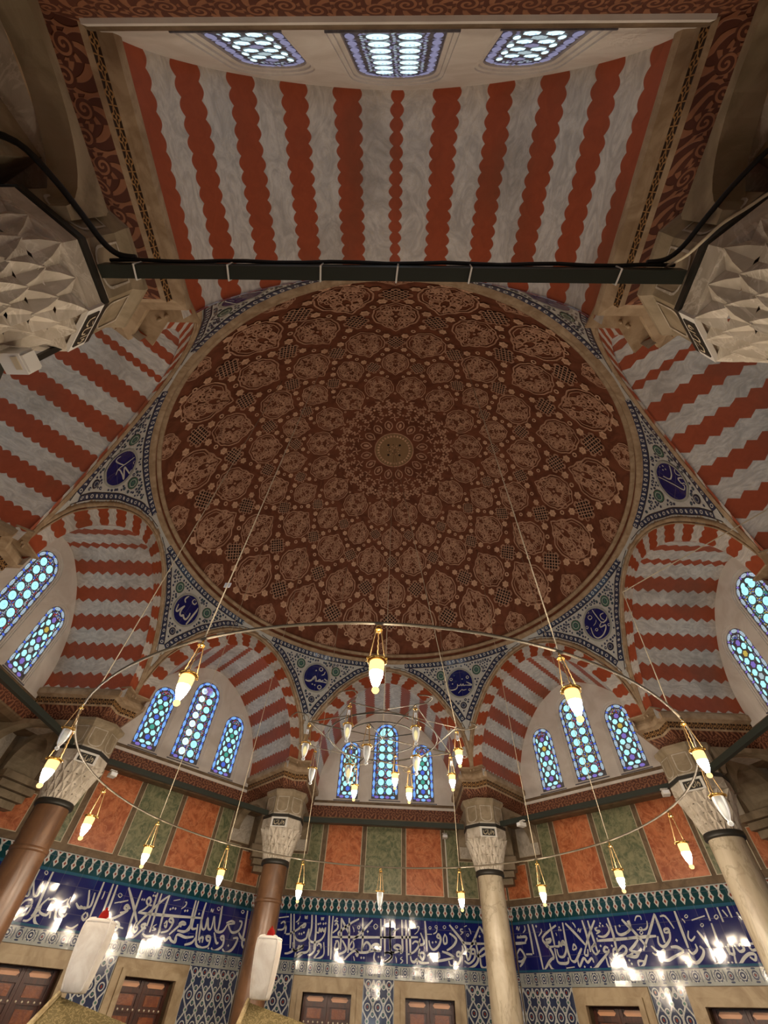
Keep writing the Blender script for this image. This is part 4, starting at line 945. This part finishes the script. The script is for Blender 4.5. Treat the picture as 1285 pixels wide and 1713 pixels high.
def bead(th, ph, r, flower):
    fn = onto(th, ph, .016); fn2 = onto(th, ph, .02)
    if flower:
        pts = [(r*(1+.16*math.cos(6*t_))*math.cos(t_), r*(1+.16*math.cos(6*t_))*math.sin(t_)) for t_ in [2*PI*i/18 for i in range(18)]]
        b.add([fn(*p) for p in pts], [tuple(range(18))], 2); b.ring(0, 0, r*.28, r*.42, fn2, 8, 1)
    else:
        b.ring(0, 0, r*.45, r*.95, fn, 10, 2)
KN = [(30.2, 11.25, 1.75), (39.0, 0, 2.0), (48.4, 11.25, 2.4), (58.8, 0, 2.75)]
for ph, o, sz in KN:
    for k in range(16): knot(-90+o+22.5*k, ph, sz, sz*.085)
def beads(p0, p1, ts, r):
    for t_, fl in ts: bead(p0[0]+(p1[0]-p0[0])*t_, p0[1]+(p1[1]-p0[1])*t_, r*(1 if fl else .72), fl)
for k in range(16):
    t0 = -90+22.5*k
    for s in (-1, 1):
        e = s*11.25
        beads((t0, 39), (t0+e, 30.2), ((.30, 1), (.5, 0), (.70, 1)), .72)
        beads((t0, 39), (t0+e, 48.4), ((.28, 1), (.5, 0), (.72, 1)), .82)
        beads((t0, 58.8), (t0+e, 48.4), ((.28, 1), (.5, 0), (.72, 1)), .98)
        beads((t0, 58.8), (t0+e, 68.0), ((.36, 1), (.6, 0), (.82, 1)), 1.0)
        beads((t0, 23.6), (t0+e, 30.2), ((.42, 0), (.66, 1)), .62)
    bead(t0, 20.2, .36, 0)
# centre: net of meanders, stars, small petals and the hub
for k in range(16):
    th = -90+22.5*k
    for s in (-1, 1):
        for off, ph in ((5.0, 15.4), (5.4, 13.4), (6.6, 17.2)):
            pts = [(s*off*math.sin(R(ph))*(1.0)+.52*math.sin(q*1.15)*s, -1.0+q*.19) for q in range(11)]
            b.ribbon(smooth_line(pts, 2), .40, onto(th, ph, .016), 1)
        for off, ph in ((3.0, 16.4), (8.2, 15.6)):
            pts = [(-1.1+q*.22+s*off*math.sin(R(ph)), .42*math.sin(q*1.2+s)) for q in range(10)]
            b.ribbon(smooth_line(pts, 2), .40, onto(th, ph, .016), 1)
    bead(th, 15.3, .34, 1); bead(th+11.25, 12.6, .32, 0); bead(th+11.25, 17.6, .3, 0)
    fn = onto(th, 11.6, .017)
    for q in range(4):
        an = PI/2*q; b.ribbon([(.15*math.cos(an), .15*math.sin(an)), (.75*math.cos(an), .75*math.sin(an)), (1.35*math.cos(an+.25), 1.35*math.sin(an+.25))], .36, fn, 1)
    fn = onto(th+11.25, 8.7, .017)
    P_ = [(x*1.1, y*1.7) for x, y in LEAF]; b.ribbon(P_, .30, fn, 1, closed=True); b.disc(0, 0, .45, .9, fn, 8, 1)
    for q in range(2):
        t2 = th+11.25*q; v3 = [onto(t2, 5.0, .02)(x, y) for x, y in ((-.36, -.42), (.36, -.42), (0, .42))]
        b.add(v3, [(0, 1, 2)], 2)
b.ring(0, 0, 5.75, 6.05, lambda x, y: D(math.degrees(math.atan2(y, x)), math.hypot(x, y), .017), 64, 1)
b.ring(0, 0, .01, 5.75, lambda x, y: D(math.degrees(math.atan2(y, x)), math.hypot(x, y), .012), 48, 4)
b.ring(0, 0, 4.15, 4.25, lambda x, y: D(math.degrees(math.atan2(y, x)), math.hypot(x, y), .017), 48, 4)
for i in range(60):
    r_, a_ = 3.7*math.sqrt((i+.5)/60), i*2.39996
    b.disc(r_*math.cos(a_), r_*math.sin(a_), .17, .17, lambda x, y: D(math.degrees(math.atan2(y, x)), math.hypot(x, y)+.01, .017), 6, 2 if i % 3 else 3)
for sx in (-1, 1):
    for sy in (-1, 1): b.disc(sx*1.75, sy*1.75, .38, .38, lambda x, y: D(math.degrees(math.atan2(y, x)), math.hypot(x, y), .022), 8, 3)
structure(b.build('ceiling_dome', [M['domebase'], M['domerelief'], M['domebead'], M['domedark'], M['gold'], M['wallstone']]))

# ---------------------------------------------------------------- columns
def octr(th, r):                      # octagon with corners at 22.5 + 45k, circumradius r
    k = math.floor(th/45.+.5)*45.; return r*math.cos(R(22.5))/math.cos(R(th-k))
def make_column(label, sgn, mshaft, textmirror):
    root = empty('column'); tag(root, label, 'column', kind='thing')
    b = MB(); b.lathe([(.36, 0), (.36, .1), (.30, .12), (.33, .17), (.33, .2), (.26, .25)], 32); b.build('base', M['greystone'], root)
    b = MB(); b.lathe([(.235, .25), (.235, 1.2), (.222, 2.6), (.212, 3.42)], 40); b.build('shaft', mshaft, root)
    if sgn > 0: b = MB(); b.lathe([(.212, 2.90), (.235, 2.91), (.235, 2.95), (.212, 2.96)], 40, 0); b.build('shaft_ring', mshaft, root)
    b = MB(); b.lathe([(.212, 3.40), (.245, 3.405), (.25, 3.42), (.245, 3.465), (.235, 3.475), (.212, 3.476)], 40); b.build('collar', M['iron'], root)
    # capital of hanging, prism shaped cells in four tiers
    b = MB(); tiers = [(3.475, 3.57, .228, .258, 0), (3.57, 3.68, .252, .285, 1), (3.68, 3.79, .278, .325, 0), (3.79, 3.91, .315, .365, 1)]
    NC = 16
    for ti, (z0, z1, r0, r1, ph) in enumerate(tiers):
        bl = ti/3.0; d = 360/NC
        def P(th, r, z): 
            rr = r*(1-bl)+octr(th, r*1.06)*bl; return (rr*math.cos(R(th)), rr*math.sin(R(th)), z)
        vs_ = []; fs = []
        for k in range(NC):
            th = (k+.5*ph)*d
            vs_ += [P(th, r0, z0-.035), P(th-d/2, r1*1.02, z1), P(th, r1*.90, z1-.02), P(th-d*.25, (r0+r1)/2*1.03, (z0+z1)/2-.01), P(th+d*.25, (r0+r1)/2*1.03, (z0+z1)/2-.01), P(th-d/2, r0*.93, z0-.005)]
        for k in range(NC):
            i = 6*k; n_ = 6*((k+1) % NC)
            fs += [(i, i+3, i+2), (i, i+2, i+4), (i+3, i+1, i+2), (i+4, i+2, n_+1), (i, i+5, i+3), (i+3, i+5, i+1), (i, i+4, n_+5), (i+4, n_+1, n_+5)]
        b.add(vs_, fs, 0)
        # ledge that closes the tier
        vs_ = [P(j*d/2, r1*(1.02 if (j-ph) % 2 else .90), z1-(0 if (j-ph) % 2 else .02)) for j in range(2*NC)]+[P(j*d/2, r0*.8, z1+.012) for j in range(2*NC)]
        b.add(vs_, [(j, (j+1) % (2*NC), (j+1) % (2*NC)+2*NC, j+2*NC) for j in range(2*NC)], 0)
    o8 = lambda r, z: [(r*math.cos(R(22.5+45*k)), r*math.sin(R(22.5+45*k)), z) for k in range(8)]
    def octs(prof, mat=0):
        for (ra, za), (rb, zb_) in zip(prof, prof[1:]): b.add(o8(ra, za)+o8(rb, zb_), [(k, (k+1) % 8, (k+1) % 8+8, k+8) for k in range(8)], mat)
    octs([(.33, 3.895), (.372, 3.915), (.385, 3.93), (.385, 4.045), (.372, 4.06)])
    b.build('capital', M['greystone'], root)
    b = MB(); octs([(.36, 4.055), (.396, 4.058), (.396, 4.10), (.36, 4.103)]); b.build('iron_band', M['iron'], root)
    b = MB(); octs([(.375, 4.10), (.375, 4.40), (.40, 4.43), (.42, 4.46), (.42, 4.50)])
    ap = .375*math.cos(R(22.5))
    for k in range(8):                 # rounded niche moulding on each face
        a = 45*k; f = lambda x, z, a=a: ((ap+.006)*math.cos(R(a))-x*math.sin(R(a)), (ap+.006)*math.sin(R(a))+x*math.cos(R(a)), z)
        pts = [(-.10, 4.38), (-.10, 4.22)]+[(-.10*math.cos(PI*i/8), 4.20-.06*math.sin(PI*i/8)) for i in range(9)]+[(.10, 4.22), (.10, 4.38)]
        b.ribbon(pts, .014, f, 1, closed=True)
        b.ribbon([(-.138, 4.115), (.138, 4.115)], .022, f, 1, taper=False)
    b.build('impost_block', [M['impost'], M['greystone']], root)
    # dark plaque with pale lettering on the face towards the entrance
    ap = .385*math.cos(R(22.5)); f = lambda x, z, d=.0: (x, -(ap+d), z)
    b = MB(); b.box((-.150, -(ap+.012), 3.90), (.150, -ap+.01, 4.05)); pl = b.build('plaque_frame', M['white'], root)
    b = MB(); b.box((-.115, -(ap+.018), 3.915), (.115, -(ap+.010), 4.02)); pq = tag(b.build('plaque', M['iron'], pl), 'dark plaque with pale calligraphy')
    b = MB(); g = lambda x, z: f(x, z, .021)
    for w, pts in ((.012, [(-.09, 3.99), (-.085, 3.945), (-.05, 3.935), (-.03, 3.96)]), (.012, [(-.01, 4.005), (-.012, 3.94), (.02, 3.935), (.03, 3.97)]), (.012, [(.05, 4.005), (.05, 3.935)]), (.012, [(.08, 3.93), (.095, 3.96), (.075, 3.985), (.07, 3.955)]), (.009, [(-.06, 3.985), (-.03, 4.0)])):
        b.ribbon(smooth_line(pts, 3), w, g)
    b.build('lettering', M['edge'], pq)
    return root
col_at = {}
lab = {112.5: 'brown stone column with muqarnas capital behind the right hand white turban', 157.5: 'brown stone column with muqarnas capital at the far left beside the tall left turban',
       202.5: 'brown stone column between the left and near left arches', 247.5: 'brown stone column whose big carved capital fills the upper left edge',
       67.5: 'pale marble column with plaque, just right of the middle windows', 22.5: 'pale marble column at the far right, lit lamp hanging before its capital',
       337.5: 'pale marble column between the right and near right arches', 292.5: 'pale marble column whose big carved capital fills the upper right edge'}
pl_ = make_column(lab[112.5], 1, M['porphyry'], False); pr_ = make_column(lab[67.5], -1, M['palemarble'], True)
for c in (112.5, 157.5, 202.5, 247.5):
    o = pl_ if c == 112.5 else copy_tree(pl_); o.location = pol(c, 5, -H); o.rotation_euler.z = R(c-112.5); o['label'] = lab[c]; o['group'] = 'brown columns'; col_at[c] = o
for c in (67.5, 22.5, -22.5+360, 292.5):
    o = pr_ if c == 67.5 else copy_tree(pr_); o.location = pol(c, 5, -H); o.rotation_euler.z = R(c-67.5); o['label'] = lab[c]; o['group'] = 'pale columns'; col_at[c] = o

# ---------------------------------------------------------------- tie beams between the capitals
bl = {90: 'dark tie beam running below the middle group of windows', 45: 'dark tie beam below the right hand windows with two white spotlights', 0: 'dark tie beam at the right edge below the big round paned windows',
      315: 'dark tie beam of the near right arch', 270: 'dark tie beam with white cable ties crossing overhead above the dome edge', 225: 'dark tie beam of the near left arch',
      180: 'dark tie beam at the left edge below the big slanting windows', 135: 'dark tie beam below the left hand windows'}
for a in ANG:
    f = frame(a); root = empty('tie_beam', f(0, 4.62, 2.52)); root['_o'] = tuple(f(0, 4.62, 2.52)); tag(root, bl[a], 'beam', 'tie beams', 'thing')
    b = MB(); b.box((-1.53, 4.588, 2.485), (1.53, 4.652, 2.56), fn=f); b.build('bar', M['greenbeam'], root)
    if a == 270:
        for x in (-1.33, -.83, -.34, .06, .44, 1.2):
            b = MB(); b.tube([f(-x+.01*math.sin(q), 4.62+.036*math.cos(q*PI/2+PI/4)*1.42, 2.5225+.044*math.sin(q*PI/2+PI/4)*1.42) for q in range(4)], .005, 5, closed=True, smooth=False)
            b.build('cable_tie', M['white'], root)
        b = MB(); b.tube([f(1.5-3.0*q/20, 4.66+.004*math.sin(q*1.7), 2.567+.003*math.sin(q*2.1)) for q in range(21)], .010, 6); b.build('cable', M['black'], root)

# ---------------------------------------------------------------- cables at the near capitals
for sx, r_, lab_ in ((1, .013, 'black cable leaving the overhead beam along the upper right capital'), (-1, .016, 'thick black cable leaving the overhead beam along the upper left capital')):
    b = MB(); pts = [(1.36, -4.672, 2.578), (1.45, -4.685, 2.582), (1.515, -4.745, 2.58), (1.575, -4.875, 2.575), (1.655, -5.02, 2.575), (1.76, -5.14, 2.58), (1.95, -5.2, 2.58)]
    b.tube(smooth_line([(sx*x, y, z+H) for x, y, z in pts], 4), r_, 8)
    tag(b.build('power_cable', M['black']), lab_, 'cable')
b = MB(); pts = smooth_line([(1.46, -4.655, 2.565+H), (1.475, -4.72, 2.45+H), (1.50, -4.79, 2.40+H), (1.553, -4.855, 2.40+H), (1.635, -4.915, 2.40+H), (1.73, -4.985, 2.40+H), (1.9, -5.04, 2.42+H)], 5)
b.tube(pts, .0075, 7)
tag(b.build('braided_cable', M['edge']), 'pale braided cable curving over the right hand carved capital', 'cable')

# ---------------------------------------------------------------- lamp hoop
HR, HZ = 2.93, 1.54
hoop = empty('lamp_hoop', (0, 0, HZ+H)); hoop['_o'] = (0, 0, HZ+H)
tag(hoop, 'large iron hoop hung level under the dome carrying sixteen glass lamps', 'lamp hoop')
b = MB(); b.tube([pol(360*k/120, HR, HZ) for k in range(120)], .0095, 8, closed=True)
b.build('hoop_bar', M['steel'], hoop)
def dome_z(r): return ZC+math.sqrt(RS*RS-r*r)
for k, a in enumerate((-135, -112.5, -67.5, 22.5, 45, 67.5, 112.5, 135, 157.5)):
    b = MB(); b.tube([pol(a, HR, HZ+.01), pol(a, HR, 4.2), pol(a, HR, dome_z(HR)-.02)], .0045, 5); b.build('suspension_wire', M['edge'], hoop)
b = MB(); b.tube([pol(-45.5, HR, HZ), (2.02, -2.28, 2.42+H), (2.95, -3.0, 2.66+H), (3.4, -3.35, 2.9+H)], .0045, 5, smooth=False); b.build('stay_rope', M['edge'], hoop)
b = MB(); p = pol(-112.5, HR, 1.99); b.box((p.x-.022, p.y-.003, p.z-.02), (p.x+.022, p.y+.003, p.z+.02)); b.build('paper_tag', M['tagpaper'], hoop)

# ---------------------------------------------------------------- glass lamps
def make_lamp(state, sc=1.0, tagged=False):
    root = empty('hanging_lamp')
    s = lambda pr: [(r*sc, z*sc) for r, z in pr]
    b = MB(); b.tube([(.016*sc*math.cos(q*PI/6), 0, (-.018+.016*math.sin(q*PI/6))*sc) for q in range(12)], .004*sc, 5, closed=True)
    b.lathe(s([(.006, -.034), (.024, -.036), (.026, -.044), (.018, -.05), (.004, -.05)]), 14); b.build('hook', M['brass'], root)
    for k in range(3):
        a = R(30+120*k); b = MB(); pts = []
        for q in range(13):
            t_ = q/12; rr = (.020+.034*t_)*sc; w_ = .0022*sc*(1 if q % 2 else -1)
            pts.append((rr*math.cos(a)-w_*math.sin(a), rr*math.sin(a)+w_*math.cos(a), (-.046-.208*t_)*sc))
        b.tube(pts, .0042*sc, 5); b.build('chain', M['chain'], root)
    b = MB(); b.lathe(s([(.044, -.262), (.058, -.252), (.064, -.256), (.058, -.264), (.044, -.268)]), 24)
    for k in range(3):
        a = R(30+120*k); b.lathe(s([(0, -.244), (.008, -.250), (.008, -.262), (0, -.268)]), 8, c=(.062*sc*math.cos(a), .062*sc*math.sin(a), 0))
    b.build('rim', M['brass'], root)
    body = [(r, -.258+(z+.258)*.84) for r, z in ((.043, -.258), (.045, -.29), (.043, -.33), (.037, -.375), (.027, -.415), (.017, -.44), (.012, -.452), (.02, -.462), (.022, -.476), (.014, -.49), (.0, -.494))]
    if state == 'lit':
        b = MB(); b.lathe(s(body[:3]+[(.041, -.331)]), 20); b.build('glass_shade', M['litglass'], root)
        b = MB(); b.lathe(s([(.041, -.331)]+body[3:7]), 12); b.build('bulb', M['bulb'], root)
        b = MB(); b.lathe(s(body[6:]), 12); b.build('finial', M['litglass'], root)
    else:
        b = MB(); b.lathe(s(body), 20); b.build('glass_shade', M['glass'], root)
        b = MB(); b.lathe(s([(0, -.285), (.014, -.30), (.024, -.33), (.024, -.355), (.014, -.385), (0, -.40)]), 14)
        b.build('bulb', M['dimbulb'] if state == 'dim' else M['white'], root)
    if tagged:
        b = MB(); b.box((-.016*sc, -.036*sc, -.16*sc), (.016*sc, -.034*sc, -.10*sc)); b.build('paper_tag', M['tagpaper'], root)
    return root
protos = {}
def lamp(state, sc, tagged, loc, rz, label, group):
    key = (state, sc, tagged)
    if key not in protos: protos[key] = o = make_lamp(*key)
    else: o = copy_tree(protos[key])
    o.location = loc; o.rotation_euler.z = R(rz); tag(o, label, 'lamp', group, 'thing'); return o
HL = {-90: 'burning glass lamp nearest the viewer, hanging mid hoop in front of the dome edge',
      -112.5: 'burning glass lamp in front of the left side window of the left hand lunette', -67.5: 'burning glass lamp in front of the middle window of the right hand lunette',
      -135: 'unlit clear glass lamp at the upper left, on the hoop near the dark beam end', -45: 'burning glass lamp at the upper right, above the unlit clear lamp',
      -157.5: 'burning glass lamp at the left edge beside the far left capital', 180: 'burning glass lamp before the left orange marble panel, lower left',
      157.5: 'burning glass lamp before the lozenge frieze under the left green marble panel', 135: 'burning glass lamp before the frieze left of the brown middle column',
      112.5: 'burning glass lamp before the frieze just right of the brown middle column', 90: 'unlit clear glass lamp hanging before the middle green marble panel base',
      67.5: 'burning glass lamp before the frieze just left of the pale middle column', 45: 'burning glass lamp before the frieze just right of the pale middle column',
      22.5: 'burning glass lamp before the frieze under the right green marble panel', 0: 'burning glass lamp before the right orange marble panel, lower right',
      -22.5: 'unlit clear glass lamp hanging before the neck of the far right pale column'}
ANGX = {-157.5: -152.0, -135: -142.5, -45: -41.0, -22.5: -25.0, 180: 178.8}
for a, l in HL.items():
    aa = ANGX.get(a, a)
    lamp('clear' if a in (-135, 90, -22.5) else 'lit', {-90: .93, -112.5: .93, -67.5: .93, -135: .74, -45: .84}.get(a, 1.0), False, pol(aa, HR, HZ-.012), aa*2, l, 'glass lamps on the hoop')

# ---------------------------------------------------------------- star shaped chandelier
CZ, CR = 2.12, .87
ch = empty('chandelier', (0, 0, CZ+H)); ch['_o'] = (0, 0, CZ+H)
tag(ch, 'star shaped iron chandelier frame hung on long wires from the dome centre', 'chandelier')
CA = [-157.5+45*k for k in range(8)]
for s in (0, 1):
    b = MB(); b.tube([pol(CA[(2*k+s) % 8], CR, CZ) for k in range(4)], .0075, 6, closed=True, smooth=False); b.build('square_bar', M['steel'], ch)
b = MB(); b.tube([pol(10*k, .40, CZ) for k in range(36)], .0065, 6, closed=True); b.build('inner_ring', M['iron'], ch)
b = MB()
b.tube([pol(9*k, .62, CZ-.01) for k in range(40)], .006, 6, closed=True); b.build('middle_ring', M['iron'], ch)
for a in CA[::2]:
    b = MB(); b.tube([pol(a, CR, CZ), pol(a+180, CR, CZ)] if a < 20 else [pol(a, CR, CZ), pol(a, .4, CZ)], .006, 6); b.build('radial_bar', M['steel'], ch)
for a in CA:
    b = MB(); q = pol(a, CR, CZ); w = Vector((math.cos(R(a)), math.sin(R(a)), 0)); u = Vector((-w.y, w.x, 0))
    b.tube(smooth_line([tuple(q), tuple(q+w*.06+u*.10+Vector((0, 0, .015))), tuple(q+w*.17+u*.11+Vector((0, 0, .02))), tuple(q+w*.22+u*.02), tuple(q+w*.19-u*.05)], 5), .006, 6); b.build('scroll', M['steel'], ch)
for a in (-22.5,):
    b = MB(); b.tube([pol(a, CR, CZ), (0, 0, ZA+H-.02)], .0045, 5); b.build('suspension_wire', M['edge'], ch)
b = MB(); b.tube([(0, 0, CZ+H), (0, 0, ZA+H-.02)], .004, 5); b.build('suspension_wire', M['edge'], ch)
for a in (-112.5, -22.5, 67.5, 157.5):
    b = MB(); b.tube([(0, 0, CZ+H), pol(a, .4, CZ)], .006, 5); b.build('spoke', M['iron'], ch)
CL = [(-112.5, CR, 'dim', True, .84, 'faintly glowing chandelier lamp with white tag, just left of the middle arched window top'),
      (-67.5, CR, 'dim', True, .84, 'faintly glowing chandelier lamp with white tag, over the right side window top'),
      (-157.5, CR, 'dim', True, .84, 'faintly glowing chandelier lamp at the left end, upper of the left pair'),
      (157.5, CR, 'clear', False, .84, 'clear unlit chandelier lamp at the left end, lower of the left pair'),
      (-22.5, CR, 'lit', True, .84, 'burning chandelier lamp at the right end, upper of the right pair'),
      (22.5, CR, 'lit', True, .84, 'burning chandelier lamp at the right end, lower of the right pair'),
      (112.5, CR, 'lit', False, .84, 'burning chandelier lamp before the foot of the left narrow window'),
      (67.5, CR, 'lit', False, .84, 'burning chandelier lamp lowest in the cluster, below the middle window sill'),
      (-112.5, .40, 'clear', False, .90, 'clear unlit chandelier lamp between the left and middle windows'),
      (-22.5, .40, 'dim', False, .90, 'faintly glowing chandelier lamp between the middle and right windows'),
      (67.5, .40, 'lit', False, .84, 'burning chandelier lamp before the lower middle of the central window'),
      (157.5, .40, 'dim', False, .90, 'faintly glowing chandelier lamp before the lower half of the left narrow window')]
for a, r, s, tg, sc, l in CL: lamp(s, sc, tg, pol(a, r, CZ-.010), a-90 if not tg else 0, l, 'glass lamps on the chandelier')

# ---------------------------------------------------------------- spotlights and the small camera box
def spot(loc, rz, label, conduit=None):
    root = empty('spotlight', loc, R(rz)); tag(root, label, 'spotlight', 'white spotlights')
    b = MB(); b.box((-.05, -.13, -.085), (.05, .0, -.03)); b.box((-.043, -.135, -.08), (.043, -.125, -.035)); b.build('housing', M['white'], root)
    b = MB(); b.box((-.012, -.05, -.035), (.012, -.03, .005)); b.box((-.05, -.055, -.0), (.05, .0, .012)); b.build('bracket', M['white'], root)
    b = MB(); b.box((-.04, -.139, -.077), (.04, -.134, -.038)); b.build('lens', M['tagpaper'], root)
    if conduit:
        b = MB(); b.tube([(0, -.02, -.08), (.01, .02, -.2), (.01, .03, conduit)], .009, 6); b.build('conduit', M['white'], root)
f45, f90, f135 = frame(45), frame(90), frame(135)
spot(f45(-1.03, 4.58, 2.475), -45-20, 'white spotlight on the right hand beam, beside the pale middle column')
spot(f45(1.43, 4.58, 2.475), -45+25, 'white spotlight on the right hand beam, beside the far right column')
spot(f90(1.30, 5.94, 2.72), 0, 'small white spotlight with thin white conduit down the right green panel', -1.0)
spot(f135(-1.40, 4.58, 2.40), 45, 'white spotlight at the left end of the left hand beam')
root = empty('camera_box', (-1.72, -4.33, 1.97+H)); root['_o'] = (-1.72, -4.33, 1.97+H)
tag(root, 'cream surveillance box with a small label under the upper left capital', 'camera')
b = MB(); b.box((-1.81, -4.37, 1.92+H), (-1.70, -4.27, 2.01+H)); b.build('housing', M['white'], root)
b = MB(); b.box((-1.745, -4.355, 1.916+H), (-1.715, -4.295, 1.920+H)); b.build('label_plate', M['edge'], root)
b = MB(); b.box((-1.698, -4.36, 1.925+H), (-1.688, -4.28, 2.005+H)); b.build('cover', M['white'], root)
b = MB(); b.box((-1.79, -4.30, 2.01+H), (-1.765, -4.275, 2.42+H)); b.box((-1.85, -4.36, 2.40+H), (-1.765, -4.275, 2.42+H)); b.build('mount', M['iron'], root)

# ---------------------------------------------------------------- cenotaphs and turbans
def cenotaph(x, y, z, label):
    root = empty('cenotaph', (x, y, 0)); tag(root, label, 'cenotaph', 'brocade covered cenotaphs')
    L, hw, dp = 2.1, .46, .33; zh, zf = z, z-.42
    v = []
    for xx, zz in ((-.10, zh), (L, zf)):
        v += [(xx, 0, zz), (xx-.02, -hw, zz-dp), (xx-.02, hw, zz-dp), (xx-.02, -hw, .25), (xx-.02, hw, .25)]
    b = MB(); b.add(v, [(0, 5, 6, 1), (0, 2, 7, 5), (1, 6, 8, 3), (2, 4, 9, 7), (0, 1, 3, 4, 2), (5, 7, 9, 8, 6), (3, 8, 9, 4)])
    b.build('brocade_cover', M['fabric'], root)
    b = MB(); o = .012
    for i in (0, 5):
        p = [Vector(v[i+1]), Vector(v[i]), Vector(v[i+2])]
        b.tube([q+Vector((0, 0, .006)) for q in p], .020, 6, smooth=False)
    b.tube([Vector(v[1])+Vector((0, -.004, 0)), Vector(v[6])+Vector((0, -.004, 0))], .014, 6)
    b.build('cream_piping', M['piping'], root)
    b = MB(); b.box((-.2, -.53, 0), (L+.1, .53, .25)); b.build('plinth', M['greystone'], root)
def turban(x, y, z, h, label, rz):
    root = empty('turban', (x, y, z), R(rz)); tag(root, label, 'turban', 'white turbans')
    k = h/.40
    b = MB(); n = 48; prof = [(.070, 0), (.080, .006), (.092, .06), (.103, .14), (.112, .24), (.114, .31), (.108, .345), (.092, .365), (.05, .374), (.0, .376)]
    vs_ = []; fs = []
    for r, zz in prof:
        for j in range(n):
            a = 2*PI*j/n; lobe = 1+.018*abs(math.cos(2*a))**.3-.045*math.exp(-((math.cos(2*a-.7))/.12)**2)
            sq = (abs(math.cos(a))**3.2+abs(math.sin(a))**3.2)**(-1/3.2)
            vs_.append((r*lobe*sq*math.cos(a)*k*.98, r*lobe*sq*math.sin(a)*k*.98, zz*k))
    for i in range(len(prof)-1):
        for j in range(n): fs.append((i*n+j, i*n+(j+1) % n, (i+1)*n+(j+1) % n, (i+1)*n+j))
    b.add(vs_, fs, 0, True); b.add([vs_[j] for j in range(n)], [tuple(range(n))[::-1]]); b.build('wrapped_cloth', M['cloth'], root)
    b = MB(); m_ = MB()
    for a in (215, 305, 35, 125):
        pts = []
        for r, zz in prof[1:-1]:
            sq = (abs(math.cos(R(a)))**3.2+abs(math.sin(R(a)))**3.2)**(-1/3.2); pts.append((r*sq*1.0*math.cos(R(a))*k, r*sq*1.0*math.sin(R(a))*k, zz*k))
        b.tube(smooth_line(pts, 3), .007*k, 6)
    b.tube([(.103*(abs(math.cos(q*PI/16))**3.2+abs(math.sin(q*PI/16))**3.2)**(-1/3.2)*k*math.cos(q*PI/16), .103*(abs(math.cos(q*PI/16))**3.2+abs(math.sin(q*PI/16))**3.2)**(-1/3.2)*k*math.sin(q*PI/16), .352*k) for q in range(32)], .008*k, 6, closed=True)
    b.build('fold_seam', M['cloth'], root)
    b = MB(); b.lathe([(.034*k, .366*k), (.036*k, .385*k), (.031*k, .405*k), (.018*k, .422*k), (.007*k, .428*k)], 20)
    b.lathe([(.008*k, .426*k), (.010*k, .434*k), (.0, .442*k)], 10); b.build('cap_tip', M['redcloth'], root)
cenotaph(-2.19, -.345, .085+H, 'olive brocade cenotaph cover below the left hand turban')
cenotaph(-1.03, .77, .135+H, 'olive brocade cenotaph cover below the second turban, before the brown column')
turban(-2.19, -.345, .10+H, .42, 'tall white turban with red tip before the blue band at the lower left', 22)
turban(-1.03, .77, .15+H, .435, 'tall white turban with red tip in front of the brown column', 8)
